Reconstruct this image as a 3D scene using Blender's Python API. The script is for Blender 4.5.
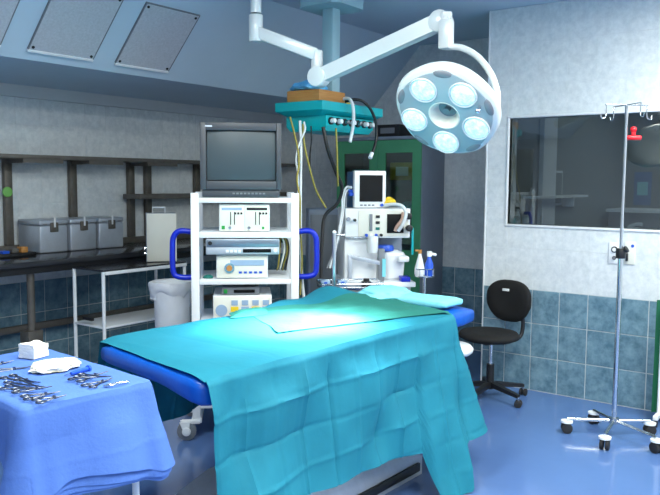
import bpy, bmesh, math, random
from mathutils import Vector, Matrix, noise
random.seed(7)
for o in list(bpy.data.objects): bpy.data.objects.remove(o)
SC = bpy.context.scene
COL = SC.collection
PI = math.pi

# ------------------------------------------------------------------ camera
FPX, YAW, PITCH, ROLL, CAMH = 751.6, math.radians(36.26), math.radians(5.075), math.radians(.385), 1.55
FW = Vector((math.cos(YAW)*math.cos(PITCH), math.sin(YAW)*math.cos(PITCH), -math.sin(PITCH)))
RT0 = Vector((math.sin(YAW), -math.cos(YAW), 0)); UP0 = RT0.cross(FW)
RT = RT0*math.cos(ROLL) + UP0*math.sin(ROLL); UP = UP0*math.cos(ROLL) - RT0*math.sin(ROLL)
EYE = Vector((0, 0, CAMH))
cd = bpy.data.cameras.new('camera'); cam = bpy.data.objects.new('camera', cd); COL.objects.link(cam)
cd.sensor_width = 36; cd.lens = FPX/660*36; cd.clip_start = .05; cd.clip_end = 60
m = Matrix((RT, UP, -FW)).transposed().to_4x4(); m.translation = EYE; cam.matrix_world = m
SC.camera = cam
def ray(u, v): return FW*FPX + RT*(u-330) - UP*(v-247.5)
def on(u, v, ax, val):
    d = ray(u, v); return EYE + d*((val-EYE[ax])/d[ax])
def onz(u, v, z): return on(u, v, 2, z)
def dep(u, v, z): return EYE + ray(u, v)*(z/FPX)

# ------------------------------------------------------------------ world, exposure, room lights
SC.view_settings.view_transform = 'Standard'; SC.view_settings.look = 'None'
SC.view_settings.gamma = 1; SC.view_settings.use_curve_mapping = False
SC.view_settings.exposure = 0.2
w = bpy.data.worlds.new('world'); SC.world = w; w.use_nodes = True
w.node_tree.nodes['Background'].inputs[0].default_value = (.5, .62, .75, 1)
w.node_tree.nodes['Background'].inputs[1].default_value = .012
CEIL = 2.82
LIGHTS = [(4.1, .35, 66), (2.0, .35, 55), (4.1, -1.2, 36), (2.0, -1.2, 36), (-.2, .35, 36), (1.7, 2.0, 50)]   # ceiling fixtures: x, y, watts; last one added as fill for the recess
LAMP_COL = (.98, 1.0, .89)

# ------------------------------------------------------------------ materials
def srgb(r, g, b):
    f = lambda c: (c/255/12.92) if c/255 <= .04045 else ((c/255+.055)/1.055)**2.4
    return (f(r), f(g), f(b), 1)
MATS = {}
def mat(name, col, rough=.5, metal=0, var=0, scale=8, bump=0, bscale=60, spec=.5, col2=None, rnd=0, coat=0, emit=0, emcol=None, alpha=None, trans=0, stretch=None):
    if name in MATS: return MATS[name]
    M = bpy.data.materials.new(name); M.use_nodes = True; nt = M.node_tree; N = nt.nodes; L = nt.links
    b = N['Principled BSDF']; b.inputs['Base Color'].default_value = col
    b.inputs['Roughness'].default_value = rough; b.inputs['Metallic'].default_value = metal
    b.inputs['Specular IOR Level'].default_value = spec
    b.inputs['Coat Weight'].default_value = coat
    if trans: b.inputs['Transmission Weight'].default_value = trans
    if emit:
        b.inputs['Emission Color'].default_value = emcol or col; b.inputs['Emission Strength'].default_value = emit
    geo = N.new('ShaderNodeNewGeometry')
    src = geo.outputs['Position']
    if stretch:
        mp = N.new('ShaderNodeMapping'); mp.inputs['Scale'].default_value = stretch; L.new(src, mp.inputs[0]); src = mp.outputs[0]
    if var or col2:
        nz = N.new('ShaderNodeTexNoise'); nz.inputs['Scale'].default_value = scale; nz.inputs['Detail'].default_value = 6; nz.inputs['Roughness'].default_value = .65
        L.new(src, nz.inputs['Vector'])
        rp = N.new('ShaderNodeValToRGB'); rp.color_ramp.elements[0].position = .33; rp.color_ramp.elements[1].position = .67
        c2 = col2 or tuple(min(1, c*(1+var)) for c in col[:3])+(1,)
        c1 = col if col2 else tuple(c*(1-var) for c in col[:3])+(1,)
        rp.color_ramp.elements[0].color = c1; rp.color_ramp.elements[1].color = c2
        L.new(nz.outputs['Fac'], rp.inputs[0]); out = rp.outputs[0]
        if rnd:
            oi = N.new('ShaderNodeObjectInfo'); hs = N.new('ShaderNodeHueSaturation')
            mr = N.new('ShaderNodeMapRange'); mr.inputs[3].default_value = 1-rnd; mr.inputs[4].default_value = 1+rnd
            L.new(oi.outputs['Random'], mr.inputs[0]); L.new(mr.outputs[0], hs.inputs['Value']); L.new(out, hs.inputs['Color']); out = hs.outputs[0]
        L.new(out, b.inputs['Base Color'])
    if bump:
        n2 = N.new('ShaderNodeTexNoise'); n2.inputs['Scale'].default_value = bscale; n2.inputs['Detail'].default_value = 4
        L.new(src, n2.inputs['Vector'])
        bp = N.new('ShaderNodeBump'); bp.inputs['Strength'].default_value = bump; bp.inputs['Distance'].default_value = .01
        L.new(n2.outputs['Fac'], bp.inputs['Height']); L.new(bp.outputs[0], b.inputs['Normal'])
    MATS[name] = M; return M
def glassmat(name, tint, refl):
    M = bpy.data.materials.new(name); M.use_nodes = True; nt = M.node_tree; N = nt.nodes; L = nt.links
    N.remove(N['Principled BSDF']); out = N['Material Output']
    tr = N.new('ShaderNodeBsdfTransparent'); tr.inputs[0].default_value = tint
    gl = N.new('ShaderNodeBsdfGlossy'); gl.inputs['Roughness'].default_value = .01
    fr = N.new('ShaderNodeFresnel'); fr.inputs[0].default_value = 1.5
    mu = N.new('ShaderNodeMath'); mu.operation = 'MULTIPLY'; mu.inputs[1].default_value = refl; mu.use_clamp = True
    mx = N.new('ShaderNodeMixShader'); L.new(fr.outputs[0], mu.inputs[0]); L.new(mu.outputs[0], mx.inputs[0])
    L.new(tr.outputs[0], mx.inputs[1]); L.new(gl.outputs[0], mx.inputs[2]); L.new(mx.outputs[0], out.inputs[0])
    MATS[name] = M; return M
m_floor = mat('floor_blue', srgb(84, 115, 170), .16, var=.06, scale=1.3, bump=.05, bscale=9, spec=.55, coat=.3)
m_tile = mat('tile_white', srgb(204, 211, 216), .3, col2=srgb(226, 231, 234), scale=22, rnd=.012, spec=.4)
m_grout = mat('grout_pale', srgb(216, 221, 225), .8, var=.03)
m_dado = mat('tile_slate_blue', srgb(84, 116, 134), .22, col2=srgb(126, 158, 174), scale=14, rnd=.07, spec=.5)
m_dgrout = mat('grout_white', srgb(190, 200, 205), .8, var=.05)
m_ceil = mat('ceiling_paint', srgb(188, 208, 224), .55, var=.03, scale=2)
m_plain = mat('wall_paint', srgb(204, 208, 212), .6, var=.03, scale=3)
m_perf = mat('perforated_metal', srgb(190, 194, 202), .5, metal=.1, var=.1, scale=70)
m_white = mat('white_enamel', srgb(232, 236, 240), .3, var=.02)
m_lampw = mat('lamp_white', srgb(206, 214, 217), .28, var=.01, coat=.3)
m_cream = mat('cream_panel', srgb(226, 226, 216), .4, var=.02)
m_steel = mat('steel', srgb(190, 195, 200), .25, metal=1, var=.05, scale=30)
m_chrome = mat('chrome', srgb(215, 220, 225), .12, metal=1, var=.02)
m_alu = mat('aluminium', srgb(186, 194, 206), .4, metal=.45, var=.06, scale=20)
m_dkmetal = mat('dark_bronze_metal', srgb(104, 100, 94), .45, metal=.35, var=.15, scale=12)
m_bench = mat('bench_black', srgb(46, 48, 54), .18, var=.1, scale=6, spec=.5)
m_black = mat('black_plastic', srgb(26, 27, 30), .42, var=.08)
m_blackf = mat('black_fabric', srgb(11, 11, 13), .85, var=.15, scale=50, bump=.2, bscale=200)
m_rubber = mat('rubber', srgb(34, 34, 38), .7, var=.1)
m_grey = mat('grey_plastic', srgb(120, 126, 134), .45, var=.05)
m_tv = mat('tv_plastic', srgb(66, 70, 78), .45, var=.05)
m_screen = mat('tube_glass', srgb(58, 72, 80), .38, var=.02, spec=.5)
m_lcd = mat('lcd_black', srgb(12, 14, 17), .4, var=.02, spec=.2)
m_drape = mat('drape_turquoise', srgb(27, 118, 140), .72, var=.07, scale=5, bump=.12, bscale=45, spec=.25)
m_green = mat('drape_teal', srgb(40, 114, 106), .75, var=.06, scale=5, bump=.3, bscale=45, spec=.2)
m_ltdrape = mat('drape_pale', srgb(130, 212, 226), .75, var=.06, scale=8, bump=.3, bscale=50, spec=.2)
m_cloth = mat('cloth_blue', srgb(82, 118, 194), .8, var=.05, scale=6, bump=.15, bscale=90, spec=.2)
m_pad = mat('pad_blue', srgb(0, 84, 186), .35, var=.08, scale=9, bump=.12, bscale=25, spec=.5)
m_bhandle = mat('handle_blue', srgb(12, 40, 190), .35, var=.05)
m_gauze = mat('gauze', srgb(240, 240, 232), .9, var=.03, scale=40, bump=.35, bscale=160)
m_bag = mat('bin_liner', srgb(240, 242, 246), .55, var=.04, bump=.35, bscale=22)
m_wood = mat('wood', srgb(176, 118, 56), .55, col2=srgb(196, 140, 76), scale=5, stretch=(2, 2, 26), bump=.1)
m_teal = mat('teal_enamel', srgb(0, 166, 174), .35, var=.04)
m_pcol = mat('column_blue_grey', srgb(150, 184, 196), .45, var=.03)
m_cabgreen = mat('cabinet_green', srgb(80, 160, 118), .45, var=.05)
m_cabgrey = mat('cabinet_grey', srgb(132, 144, 162), .45, var=.04)
m_yellow = mat('yellow', srgb(232, 200, 40), .5, var=.05)
m_ycable = mat('cable_yellow', srgb(150, 140, 62), .5, var=.05)
m_wcable = mat('cable_white', srgb(214, 220, 224), .45, var=.03)
m_red = mat('red_plastic', srgb(214, 24, 40), .35, var=.04)
m_bluecap = mat('blue_plastic', srgb(30, 84, 200), .4, var=.04)
m_bluebag = mat('blue_bag', srgb(96, 180, 232), .4, var=.06, bump=.3, bscale=40)
m_gcurtain = mat('curtain_green', srgb(14, 96, 66), .8, var=.08, bump=.2)
m_btn = mat('button_green', srgb(20, 150, 60), .4, var=.02)
m_display = mat('display_blue', srgb(150, 176, 206), .35, var=.04)
m_lens = mat('lamp_lens', srgb(225, 245, 252), .12, col2=srgb(120, 200, 228), scale=38, emit=.62, emcol=srgb(205, 242, 255), bump=.5, bscale=55)
m_fluor = mat('light_diffuser', srgb(240, 246, 250), .5, emit=2.0, var=.01)
m_glass = glassmat('window_glass', (.62, .68, .70, 1), 3.2)
m_cglass = glassmat('cabinet_glass', (.8, .9, .86, 1), 1.6)

# ------------------------------------------------------------------ builders
class B:
    def __init__(s): s.bm = bmesh.new()
    def box(s, c, d, rot=None):
        M = Matrix.Translation(Vector(c)) @ (rot.to_4x4() if rot else Matrix()) @ Matrix.Diagonal((d[0], d[1], d[2], 1))
        bmesh.ops.create_cube(s.bm, size=1, matrix=M); return s
    def bb(s, x0, x1, y0, y1, z0, z1): return s.box(((x0+x1)/2, (y0+y1)/2, (z0+z1)/2), (x1-x0, y1-y0, z1-z0))
    def cyl(s, a, b, r, r2=None, n=16):
        a, b = Vector(a), Vector(b); d = b-a
        M = Matrix.Translation((a+b)/2) @ d.to_track_quat('Z', 'Y').to_matrix().to_4x4()
        bmesh.ops.create_cone(s.bm, cap_ends=True, segments=n, radius1=r, radius2=r if r2 is None else r2, depth=d.length, matrix=M); return s
    def beam(s, a, b, wd, ht):
        a, b = Vector(a), Vector(b); d = b-a
        M = Matrix.Translation((a+b)/2) @ d.to_track_quat('X', 'Z').to_matrix().to_4x4() @ Matrix.Diagonal((d.length, wd, ht, 1))
        bmesh.ops.create_cube(s.bm, size=1, matrix=M); return s
    def ball(s, c, r, sc=(1, 1, 1), n=16, rot=None):
        M = Matrix.Translation(Vector(c)) @ (rot.to_4x4() if rot else Matrix()) @ Matrix.Diagonal((sc[0], sc[1], sc[2], 1))
        bmesh.ops.create_uvsphere(s.bm, u_segments=n, v_segments=max(6, n//2), radius=r, matrix=M); return s
    def lathe(s, prof, M=None, n=28):
        M = M or Matrix(); rings = []
        for r, z in prof:
            rings.append([s.bm.verts.new(M @ Vector((r*math.cos(2*PI*k/n), r*math.sin(2*PI*k/n), z))) for k in range(n)])
        for a, b in zip(rings, rings[1:]):
            for k in range(n): s.bm.faces.new((a[k], a[(k+1) % n], b[(k+1) % n], b[k]))
        s.bm.faces.new(rings[0][::-1]); s.bm.faces.new(rings[-1]); return s
    def prism(s, poly, M, t):
        a = [s.bm.verts.new(M @ Vector((x, y, 0))) for x, y in poly]; b = [s.bm.verts.new(M @ Vector((x, y, t))) for x, y in poly]
        n = len(poly); s.bm.faces.new(a[::-1]); s.bm.faces.new(b)
        for k in range(n): s.bm.faces.new((a[k], a[(k+1) % n], b[(k+1) % n], b[k]))
        return s
    def loft(s, rings):
        R = [[s.bm.verts.new(Vector(p)) for p in r] for r in rings]; n = len(R[0])
        for a, b in zip(R, R[1:]):
            for k in range(n): s.bm.faces.new((a[k], a[(k+1) % n], b[(k+1) % n], b[k]))
        s.bm.faces.new(R[0][::-1]); s.bm.faces.new(R[-1]); return s
    def tube(s, pts, r, n=8, sub=6, closed=False):
        P = [Vector(p) for p in pts]
        if sub > 1 and len(P) > 2:
            Q = []; k = len(P)
            rng = range(k) if closed else range(k-1)
            for i in rng:
                p0 = P[(i-1) % k] if closed or i > 0 else P[0]*2-P[1]; p1 = P[i]; p2 = P[(i+1) % k]
                p3 = P[(i+2) % k] if closed or i+2 < k else P[-1]*2-P[-2]
                for j in range(sub):
                    t = j/sub
                    Q.append(.5*((2*p1)+(p2-p0)*t+(2*p0-5*p1+4*p2-p3)*t*t+(3*p1-p0-3*p2+p3)*t**3))
            if not closed: Q.append(P[-1])
            P = Q
        rs = r if callable(r) else (lambda t: r)
        k = len(P); rings = []; nrm = None
        for i in range(k):
            if closed: tg = P[(i+1) % k]-P[i-1]
            else: tg = P[min(i+1, k-1)]-P[max(i-1, 0)]
            if tg.length < 1e-9: tg = Vector((0, 0, 1))
            tg.normalize()
            if nrm is None: nrm = tg.orthogonal().normalized()
            nrm = nrm - tg*nrm.dot(tg)
            if nrm.length < 1e-6: nrm = tg.orthogonal()
            nrm.normalize(); bn = tg.cross(nrm); rr = rs(i/max(1, k-1))
            rings.append([s.bm.verts.new(P[i]+(nrm*math.cos(2*PI*q/n)+bn*math.sin(2*PI*q/n))*rr) for q in range(n)])
        pr = list(zip(rings, rings[1:])) + ([(rings[-1], rings[0])] if closed else [])
        for a, b in pr:
            for q in range(n): s.bm.faces.new((a[q], a[(q+1) % n], b[(q+1) % n], b[q]))
        if not closed: s.bm.faces.new(rings[0][::-1]); s.bm.faces.new(rings[-1])
        return s
    def build(s, name, m, parent=None, bevel=0, seg=2, smooth=True, ang=35):
        bm = s.bm
        if bevel:
            es = [e for e in bm.edges if len(e.link_faces) == 2 and e.calc_face_angle(0) > .5]
            bmesh.ops.bevel(bm, geom=es, offset=bevel, segments=seg, profile=.5, affect='EDGES', clamp_overlap=True)
        bmesh.ops.recalc_face_normals(bm, faces=bm.faces)
        me = bpy.data.meshes.new(name); bm.to_mesh(me); bm.free()
        if smooth:
            me.polygons.foreach_set('use_smooth', [True]*len(me.polygons)); me.set_sharp_from_angle(angle=math.radians(ang))
        me.materials.append(m)
        o = bpy.data.objects.new(name, me); COL.objects.link(o)
        if parent: o.parent = parent
        return o
def tag(o, label, cat, group=None):
    o['label'] = label; o['category'] = cat
    if group: o['group'] = group
    return o
def thing(name, label, cat, loc=(0, 0, 0), rz=0, group=None):
    o = bpy.data.objects.new(name, None); COL.objects.link(o); o.empty_display_size = .1
    o.location = loc; o.rotation_euler = (0, 0, rz); return tag(o, label, cat, group)
def struct(o): o['kind'] = 'structure'; return o
def copy_tree(o, parent=None):
    c = o.copy(); COL.objects.link(c)
    if parent: c.parent = parent
    for ch in list(o.children): copy_tree(ch, c)
    return c
def rotz(a): return Matrix.Rotation(a, 4, 'Z')
def frame(loc, rz): return Matrix.Translation(Vector(loc)) @ rotz(rz)
def grid_mesh(name, rows, m, parent=None, smooth=True, ang=60, thick=0):
    vs = [tuple(p) for r in rows for p in r]; nc = len(rows[0])
    fs = [(i*nc+j, i*nc+j+1, (i+1)*nc+j+1, (i+1)*nc+j) for i in range(len(rows)-1) for j in range(nc-1)]
    me = bpy.data.meshes.new(name); me.from_pydata(vs, [], fs); me.materials.append(m)
    bm = bmesh.new(); bm.from_mesh(me); bmesh.ops.recalc_face_normals(bm, faces=bm.faces)
    if thick: bmesh.ops.solidify(bm, geom=list(bm.faces), thickness=thick)
    bm.to_mesh(me); bm.free()
    me.polygons.foreach_set('use_smooth', [smooth]*len(me.polygons)); me.set_sharp_from_angle(angle=math.radians(ang))
    o = bpy.data.objects.new(name, me); COL.objects.link(o)
    if parent: o.parent = parent
    return o

# ------------------------------------------------------------------ the room
XR, YC, XREC, YB = 5.335, 2.44, 6.30, 5.30       # right wall, its end, recessed wall, back wall
XL, YF = -1.4, -2.4
ZB, YBK, YINC = 2.25, 4.12, 3.588                  # bulkhead underside, its lower edge, its upper edge
struct(B().bb(XL, 8.7, YF, YB+.1, -.1, 0).build('floor', m_floor, smooth=False))
struct(B().bb(XL, 8.7, YF, YB+.1, CEIL, CEIL+.1).build('ceiling', m_ceil, smooth=False))
bk = struct(B().prism([(YB, ZB), (YB, CEIL), (YINC, CEIL), (YBK, ZB)], Matrix(((0, 0, 1, XL), (1, 0, 0, 0), (0, 1, 0, 0), (0, 0, 0, 1))), XREC-XL).build('ceiling_bulkhead', m_ceil, smooth=False))
WIN = (-.6, 2.262, 1.236, 2.02)                    # window y0, y1, z0, z1
b = B()
for y0, y1, z0, z1 in ((YF, WIN[0], 0, CEIL), (WIN[1], YC, 0, CEIL), (WIN[0], WIN[1], 0, WIN[2]), (WIN[0], WIN[1], WIN[3], CEIL)):
    b.bb(XR, XR+.14, y0, y1, z0, z1)
wall_right = struct(b.build('wall_right', m_grout, smooth=False))
wall_ret = struct(B().bb(XR+.14, XREC, YC-.14, YC, 0, CEIL).build('wall_return', m_plain, smooth=False))
wall_rec = struct(B().bb(XREC, XREC+.1, YC-.14, YB+.1, 0, CEIL).build('wall_recess', m_grout, smooth=False))
wall_back = struct(B().bb(XL, XREC, YB, YB+.1, 0, CEIL).build('wall_back', m_grout, smooth=False))
struct(B().bb(XL-.1, XL, YF, YB+.1, 0, CEIL).build('wall_left', m_plain, smooth=False))
struct(B().bb(XL-.1, 8.8, YF-.1, YF, 0, CEIL).build('wall_front', m_plain, smooth=False))
TM = {}
def tile_mesh(wd, ht, t=.005, bv=.0012):
    k = (round(wd, 3), round(ht, 3), t)
    if k not in TM:
        a = [(-wd/2, -ht/2, 0), (wd/2, -ht/2, 0), (wd/2, ht/2, 0), (-wd/2, ht/2, 0)]
        c = [(-wd/2, -ht/2, t-bv), (wd/2, -ht/2, t-bv), (wd/2, ht/2, t-bv), (-wd/2, ht/2, t-bv)]
        e = [(x-math.copysign(bv, x), y-math.copysign(bv, y), t) for x, y, z in a]
        f = [(8, 9, 10, 11)]+[(k2, (k2+1) % 4, 4+(k2+1) % 4, 4+k2) for k2 in range(4)]+[(4+k2, 4+(k2+1) % 4, 8+(k2+1) % 4, 8+k2) for k2 in range(4)]
        me = bpy.data.meshes.new('tile'); me.from_pydata(a+c+e, [], f); me.materials.append(m_tile); TM[k] = me
    return TM[k]
def tile_wall(parent, origin, ux, n, s0, s1, ss, zs, m, gap, holes=(), t=.005):
    """tiles between s0..s1 along ux with joints at ss + k*.205, rows given by zs"""
    k0 = math.floor((s0-ss)/.205); js = [s0]+[ss+k*.205 for k in range(k0, k0+60) if s0+.02 < ss+k*.205 < s1-.02]+[s1]
    R = Matrix((ux, Vector((0, 0, 1)), n)).transposed().to_4x4()
    for za, zb in zip(zs, zs[1:]):
        for a, c in zip(js, js[1:]):
            rects = [(a, c, za, zb)]
            for h in holes:
                nr = []
                for (p, q, r_, s_) in rects:
                    if q <= h[0] or p >= h[1] or s_ <= h[2] or r_ >= h[3]: nr.append((p, q, r_, s_)); continue
                    if p < h[0]: nr.append((p, h[0], r_, s_))
                    if q > h[1]: nr.append((h[1], q, r_, s_))
                    p2, q2 = max(p, h[0]), min(q, h[1])
                    if r_ < h[2]: nr.append((p2, q2, r_, h[2]))
                    if s_ > h[3]: nr.append((p2, q2, h[3], s_))
                rects = nr
            for (p, q, r_, s_) in rects:
                if q-p < .012 or s_-r_ < .012: continue
                o = bpy.data.objects.new('tile', tile_mesh(q-p-gap, s_-r_-gap, t)); COL.objects.link(o); o.parent = parent
                o.matrix_local = Matrix.Translation(origin+ux*((p+q)/2)+Vector((0, 0, (r_+s_)/2))) @ R
                if m is not m_tile:
                    o.material_slots[0].link = 'OBJECT'; o.material_slots[0].material = m
DZ = [.004, .257, .507, .758]; UZ = [.758+.3*k for k in range(7)]+[CEIL]
Yax, Xax = Vector((0, 1, 0)), Vector((1, 0, 0))
hole = [(WIN[0]-.016, WIN[1]+.016, WIN[2]-.016, WIN[3]+.016)]
# dado grout strips lie under the blue tiles
def dado_back(o, x0, x1, y0, y1): return B().bb(x0, x1, y0, y1, 0, .757).build('dado_grout', m_dgrout, o, smooth=False)
dado_back(wall_right, XR-.003, XR, YF, YC); dado_back(wall_rec, XREC-.003, XREC, YC, YB); dado_back(wall_back, 1.5, XREC, YB-.003, YB)
tile_wall(wall_right, Vector((XR-.003, 0, 0)), Yax*1, Vector((-1, 0, 0)), .1, YC-.002, 2.051, DZ, m_dado, .007, (), .004)
tile_wall(wall_right, Vector((XR, 0, 0)), Yax*1, Vector((-1, 0, 0)), .1, YC-.002, 2.051, UZ, m_tile, .002, hole, .0022)
tile_wall(wall_rec, Vector((XREC-.003, 0, 0)), Yax*1, Vector((-1, 0, 0)), YC, YB, 2.97, DZ, m_dado, .007, (), .004)
tile_wall(wall_rec, Vector((XREC, 0, 0)), Yax*1, Vector((-1, 0, 0)), YC, YB, 2.97, UZ, m_tile, .002, (), .0022)
tile_wall(wall_back, Vector((0, YB-.003, 0)), Xax*1, Vector((0, -1, 0)), 2.1, XREC, 3.0, DZ, m_dado, .007, (), .004)
tile_wall(wall_back, Vector((0, YB, 0)), Xax*1, Vector((0, -1, 0)), 2.1, XREC, 3.0, [.758, 1.058, 1.358, 1.658, 1.958, 2.16], m_tile, .002, (), .0022)
struct(B().bb(XL, XREC, YB-.045, YB, 2.16, ZB).build('trim_1', m_plain, smooth=False))
struct(B().bb(XR-.008, XR+.012, YC-.004, YC+.006, 0, CEIL).build('trim_2', m_white, smooth=False))
# window in the right wall
win = struct(thing('window_1', '', '')); del win['label']; del win['category']
y0, y1, z0, z1 = WIN
fr = B()
for a in ((y0-.016, y1+.016, z0-.016, z0), (y0-.016, y1+.016, z1, z1+.016), (y0-.016, y0, z0, z1), (y1, y1+.016, z0, z1)):
    fr.bb(XR-.012, XR+.05, *a)
fr.build('window_frame', m_white, win, bevel=.003)
B().bb(XR+.02, XR+.026, y0, y1, z0, z1).build('pane', m_glass, win, smooth=False)
B().bb(XR+.05, XR+.14, y0, y1, z0-.02, z0).build('window_sill', m_white, win, smooth=False)
# the next room, seen through the window
m_nr = mat('next_room_paint', srgb(118, 126, 128), .7, var=.05)
struct(B().bb(8.6, 8.7, YF, YC-.14, 0, CEIL).build('wall_next_room', m_nr, smooth=False))
struct(B().bb(XR+.14, 8.7, YC-.16, YC-.145, 0, CEIL).build('wall_next_room_side', m_nr, smooth=False))

# perforated panels on the sloping bulkhead
sl = Vector((0, YINC-YBK, CEIL-ZB)); SLN = sl.length; sl.normalize(); nrm = Vector((0, -sl.z, sl.y))  # points into the room
nrm = Vector((0, -sl.z, sl.y)) if -sl.z*1+sl.y < 0 else nrm
def panel(x0):
    o = thing('ceiling_panel', 'square perforated grey metal panel screwed to the sloping ceiling bulkhead', 'panel', (x0+.22, YBK, ZB), 0, 'perforated panels on the bulkhead')
    R = Matrix((Xax, sl, Xax.cross(sl))).transposed().to_4x4()
    Rn = Xax.cross(sl); sg = 1 if Rn.y < 0 or Rn.z < 0 else -1
    def place(ob): ob.matrix_local = R; return ob
    f = lambda a, c, d, e, t0, t1: B().bb(a, c, d, e, min(sg*t0, sg*t1), max(sg*t0, sg*t1))
    place(f(-.22, .22, .08, .54, .001, .012).build('perforated_sheet', m_perf, o, smooth=False))
    place(f(-.225, .225, .066, .08, .001, .018).build('lower_lip', m_white, o, smooth=False))
    place(f(-.226, -.22, .08, .54, .001, .014).build('edge_strip', m_grey, o, smooth=False))
    place(f(.22, .226, .08, .54, .001, .014).build('edge_strip', m_grey, o, smooth=False))
    place(f(-.226, .226, .54, .546, .001, .014).build('edge_strip', m_grey, o, smooth=False))
    for x in (-.2, .2):
        for y in (.1, .52): place(B().cyl((x, y, 0), (x, y, sg*.017), .009, n=10).build('screw', m_black, o))
for x0 in (1.315, 1.935, 2.553, 3.172): panel(x0)
# ceiling fixtures (out of the frame, they light the room; the last is added fill)
for i, (x, y, pw) in enumerate(LIGHTS):
    o = thing('ceiling_light', 'flat white fluorescent light fixture recessed in the operating room ceiling', 'light', (x, y, CEIL), 0, 'ceiling light fixtures')
    B().bb(-.62, .62, -.32, .32, -.02, -.0005).build('housing', m_white, o, smooth=False)
    B().bb(-.58, .58, -.28, .28, -.024, -.0205).build('diffuser', m_fluor, o, smooth=False)
    ld = bpy.data.lights.new('fixture_light', 'AREA'); ld.shape = 'RECTANGLE'; ld.size = 1.16; ld.size_y = .56; ld.energy = pw; ld.color = LAMP_COL
    lo = bpy.data.objects.new('fixture_light', ld); COL.objects.link(lo); lo.location = (0, 0, -.035); lo.parent = o

# ------------------------------------------------------------------ cloth helper
def lerp(a, c, t): return a+(c-a)*t
class Crease:
    """packaging creases: flat facets between random heights on a lattice, plus sharp fold lines"""
    def __init__(s, seed, du, dv, amp, ridge=.003):
        s.r = random.Random(seed); s.h = {}; s.du, s.dv, s.amp, s.ridge = du, dv, amp, ridge
    def val(s, i, j):
        if (i, j) not in s.h: s.h[(i, j)] = s.r.uniform(-1, 1)
        return s.h[(i, j)]
    def __call__(s, u, v):
        a, c = u/s.du, v/s.dv; i, j = math.floor(a), math.floor(c); fa, fc = a-i, c-j
        z = lerp(lerp(s.val(i, j), s.val(i+1, j), fa), lerp(s.val(i, j+1), s.val(i+1, j+1), fa), fc)*s.amp
        da = min(fa, 1-fa)*s.du; dc = min(fc, 1-fc)*s.dv
        z += s.ridge*(1.2*math.exp(-(da/.007)**2)*(1 if (i+(fa > .5)) % 2 else -1)+.5*math.exp(-(dc/.008)**2)*(1 if (j+(fc > .5)) % 2 else -1))
        return z
def nz(x, y, z=0): return noise.noise(Vector((x, y, z)))
def corner_path(pts, rad, step):
    """polyline with rounded corners -> list of (point, outward normal, arclength); turns to the left going round the table"""
    out = []; P = [Vector((x, y, 0)) for x, y in pts]; segs = []
    for i in range(len(P)-1):
        a, c = P[i].copy(), P[i+1].copy(); d = (c-a).normalized()
        if i > 0: a = a+d*rad
        if i < len(P)-2: c = c-d*rad
        segs.append((a, c, d))
    s = 0
    for i, (a, c, d) in enumerate(segs):
        n = Vector((d.y, -d.x, 0)); k = max(2, int((c-a).length/step))
        for q in range(k+1):
            if i > 0 and q == 0: continue
            out.append((a+(c-a)*(q/k), n, s+(c-a).length*q/k))
        s += (c-a).length
        if i < len(segs)-1:
            d2 = segs[i+1][2]; n2 = Vector((d2.y, -d2.x, 0)); ctr = c-n*rad
            kk = 14
            for q in range(1, kk+1):
                nn = (n*(1-q/kk)+n2*(q/kk)).normalized(); out.append((ctr+nn*rad, nn, s+rad*1.57*q/kk))
            s += rad*1.57
    return out

# ------------------------------------------------------------------ operating table
TL, TW, TH = 1.95, .80, .865
TLOC, TRZ = Vector((1.80, 1.865, 0)), math.radians(-2.5)
TF = frame(TLOC, TRZ)
op = thing('operating_table', 'operating table with deep blue padded mattress under turquoise drapes', 'table', TLOC, TRZ)
def padded(x0, x1, y0, y1, z0, z1, rad, droop=0):
    rows = []; n = 40
    b = B(); b.bb(x0, x1, y0, y1, z0, z1); bmesh.ops.subdivide_edges(b.bm, edges=b.bm.edges, cuts=9, use_grid_fill=True)
    hx, hy, hz = (x1-x0)/2-rad, (y1-y0)/2-rad, (z1-z0)/2-rad*.98; c = Vector(((x0+x1)/2, (y0+y1)/2, (z0+z1)/2))
    for v in b.bm.verts:
        q = v.co-c; k = Vector((max(-hx, min(hx, q.x)), max(-hy, min(hy, q.y)), max(-hz, min(hz, q.z)))); d = q-k
        if d.length > 1e-6: v.co = c+k+d.normalized()*rad
        v.co.z += .006*nz(v.co.x*7, v.co.y*7, v.co.z*5)
        if droop: v.co.z -= droop*max(0, (c.y-v.co.y)/(hy+rad)-.35)*(1 if v.co.z < c.z else .08)
    return b
bpd = padded(-.012, .55, .0, TW-.02, .775, .858, .04, .05)
for v in bpd.bm.verts:
    if v.co.x < .4: v.co.x += .12*max(0, v.co.y/TW)*min(1, (.4-v.co.x)/.3)
bpd.build('mattress', m_pad, op, ang=80)
padded(.56, TL+.09, .015, TW-.06, .755, .855, .043).build('mattress', m_pad, op, ang=80)
B().bb(.32, TL-.02, .08, TW-.08, .71, .752).build('table_top_frame', m_grey, op, bevel=.008)
for y in (.055, TW-.055): B().bb(.36, TL-.1, y-.006, y+.006, .71, .74).build('side_rail', m_steel, op, bevel=.002)
B().bb(.78, 1.22, .22, .58, .18, .70).build('column', m_steel, op, bevel=.02)
B().loft([[(.42+.0, .10, .0), (1.62, .10, 0), (1.62, .70, 0), (.42, .70, 0)], [(.42, .10, .1), (1.62, .10, .1), (1.62, .70, .1), (.42, .70, .1)], [(.6, .16, .2), (1.45, .16, .2), (1.45, .64, .2), (.6, .64, .2)]]).build('base', m_alu, op, bevel=.012)
B().bb(.45, 1.58, .085, .1, .03, .075).build('base_trim', m_black, op, bevel=.003)

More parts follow.
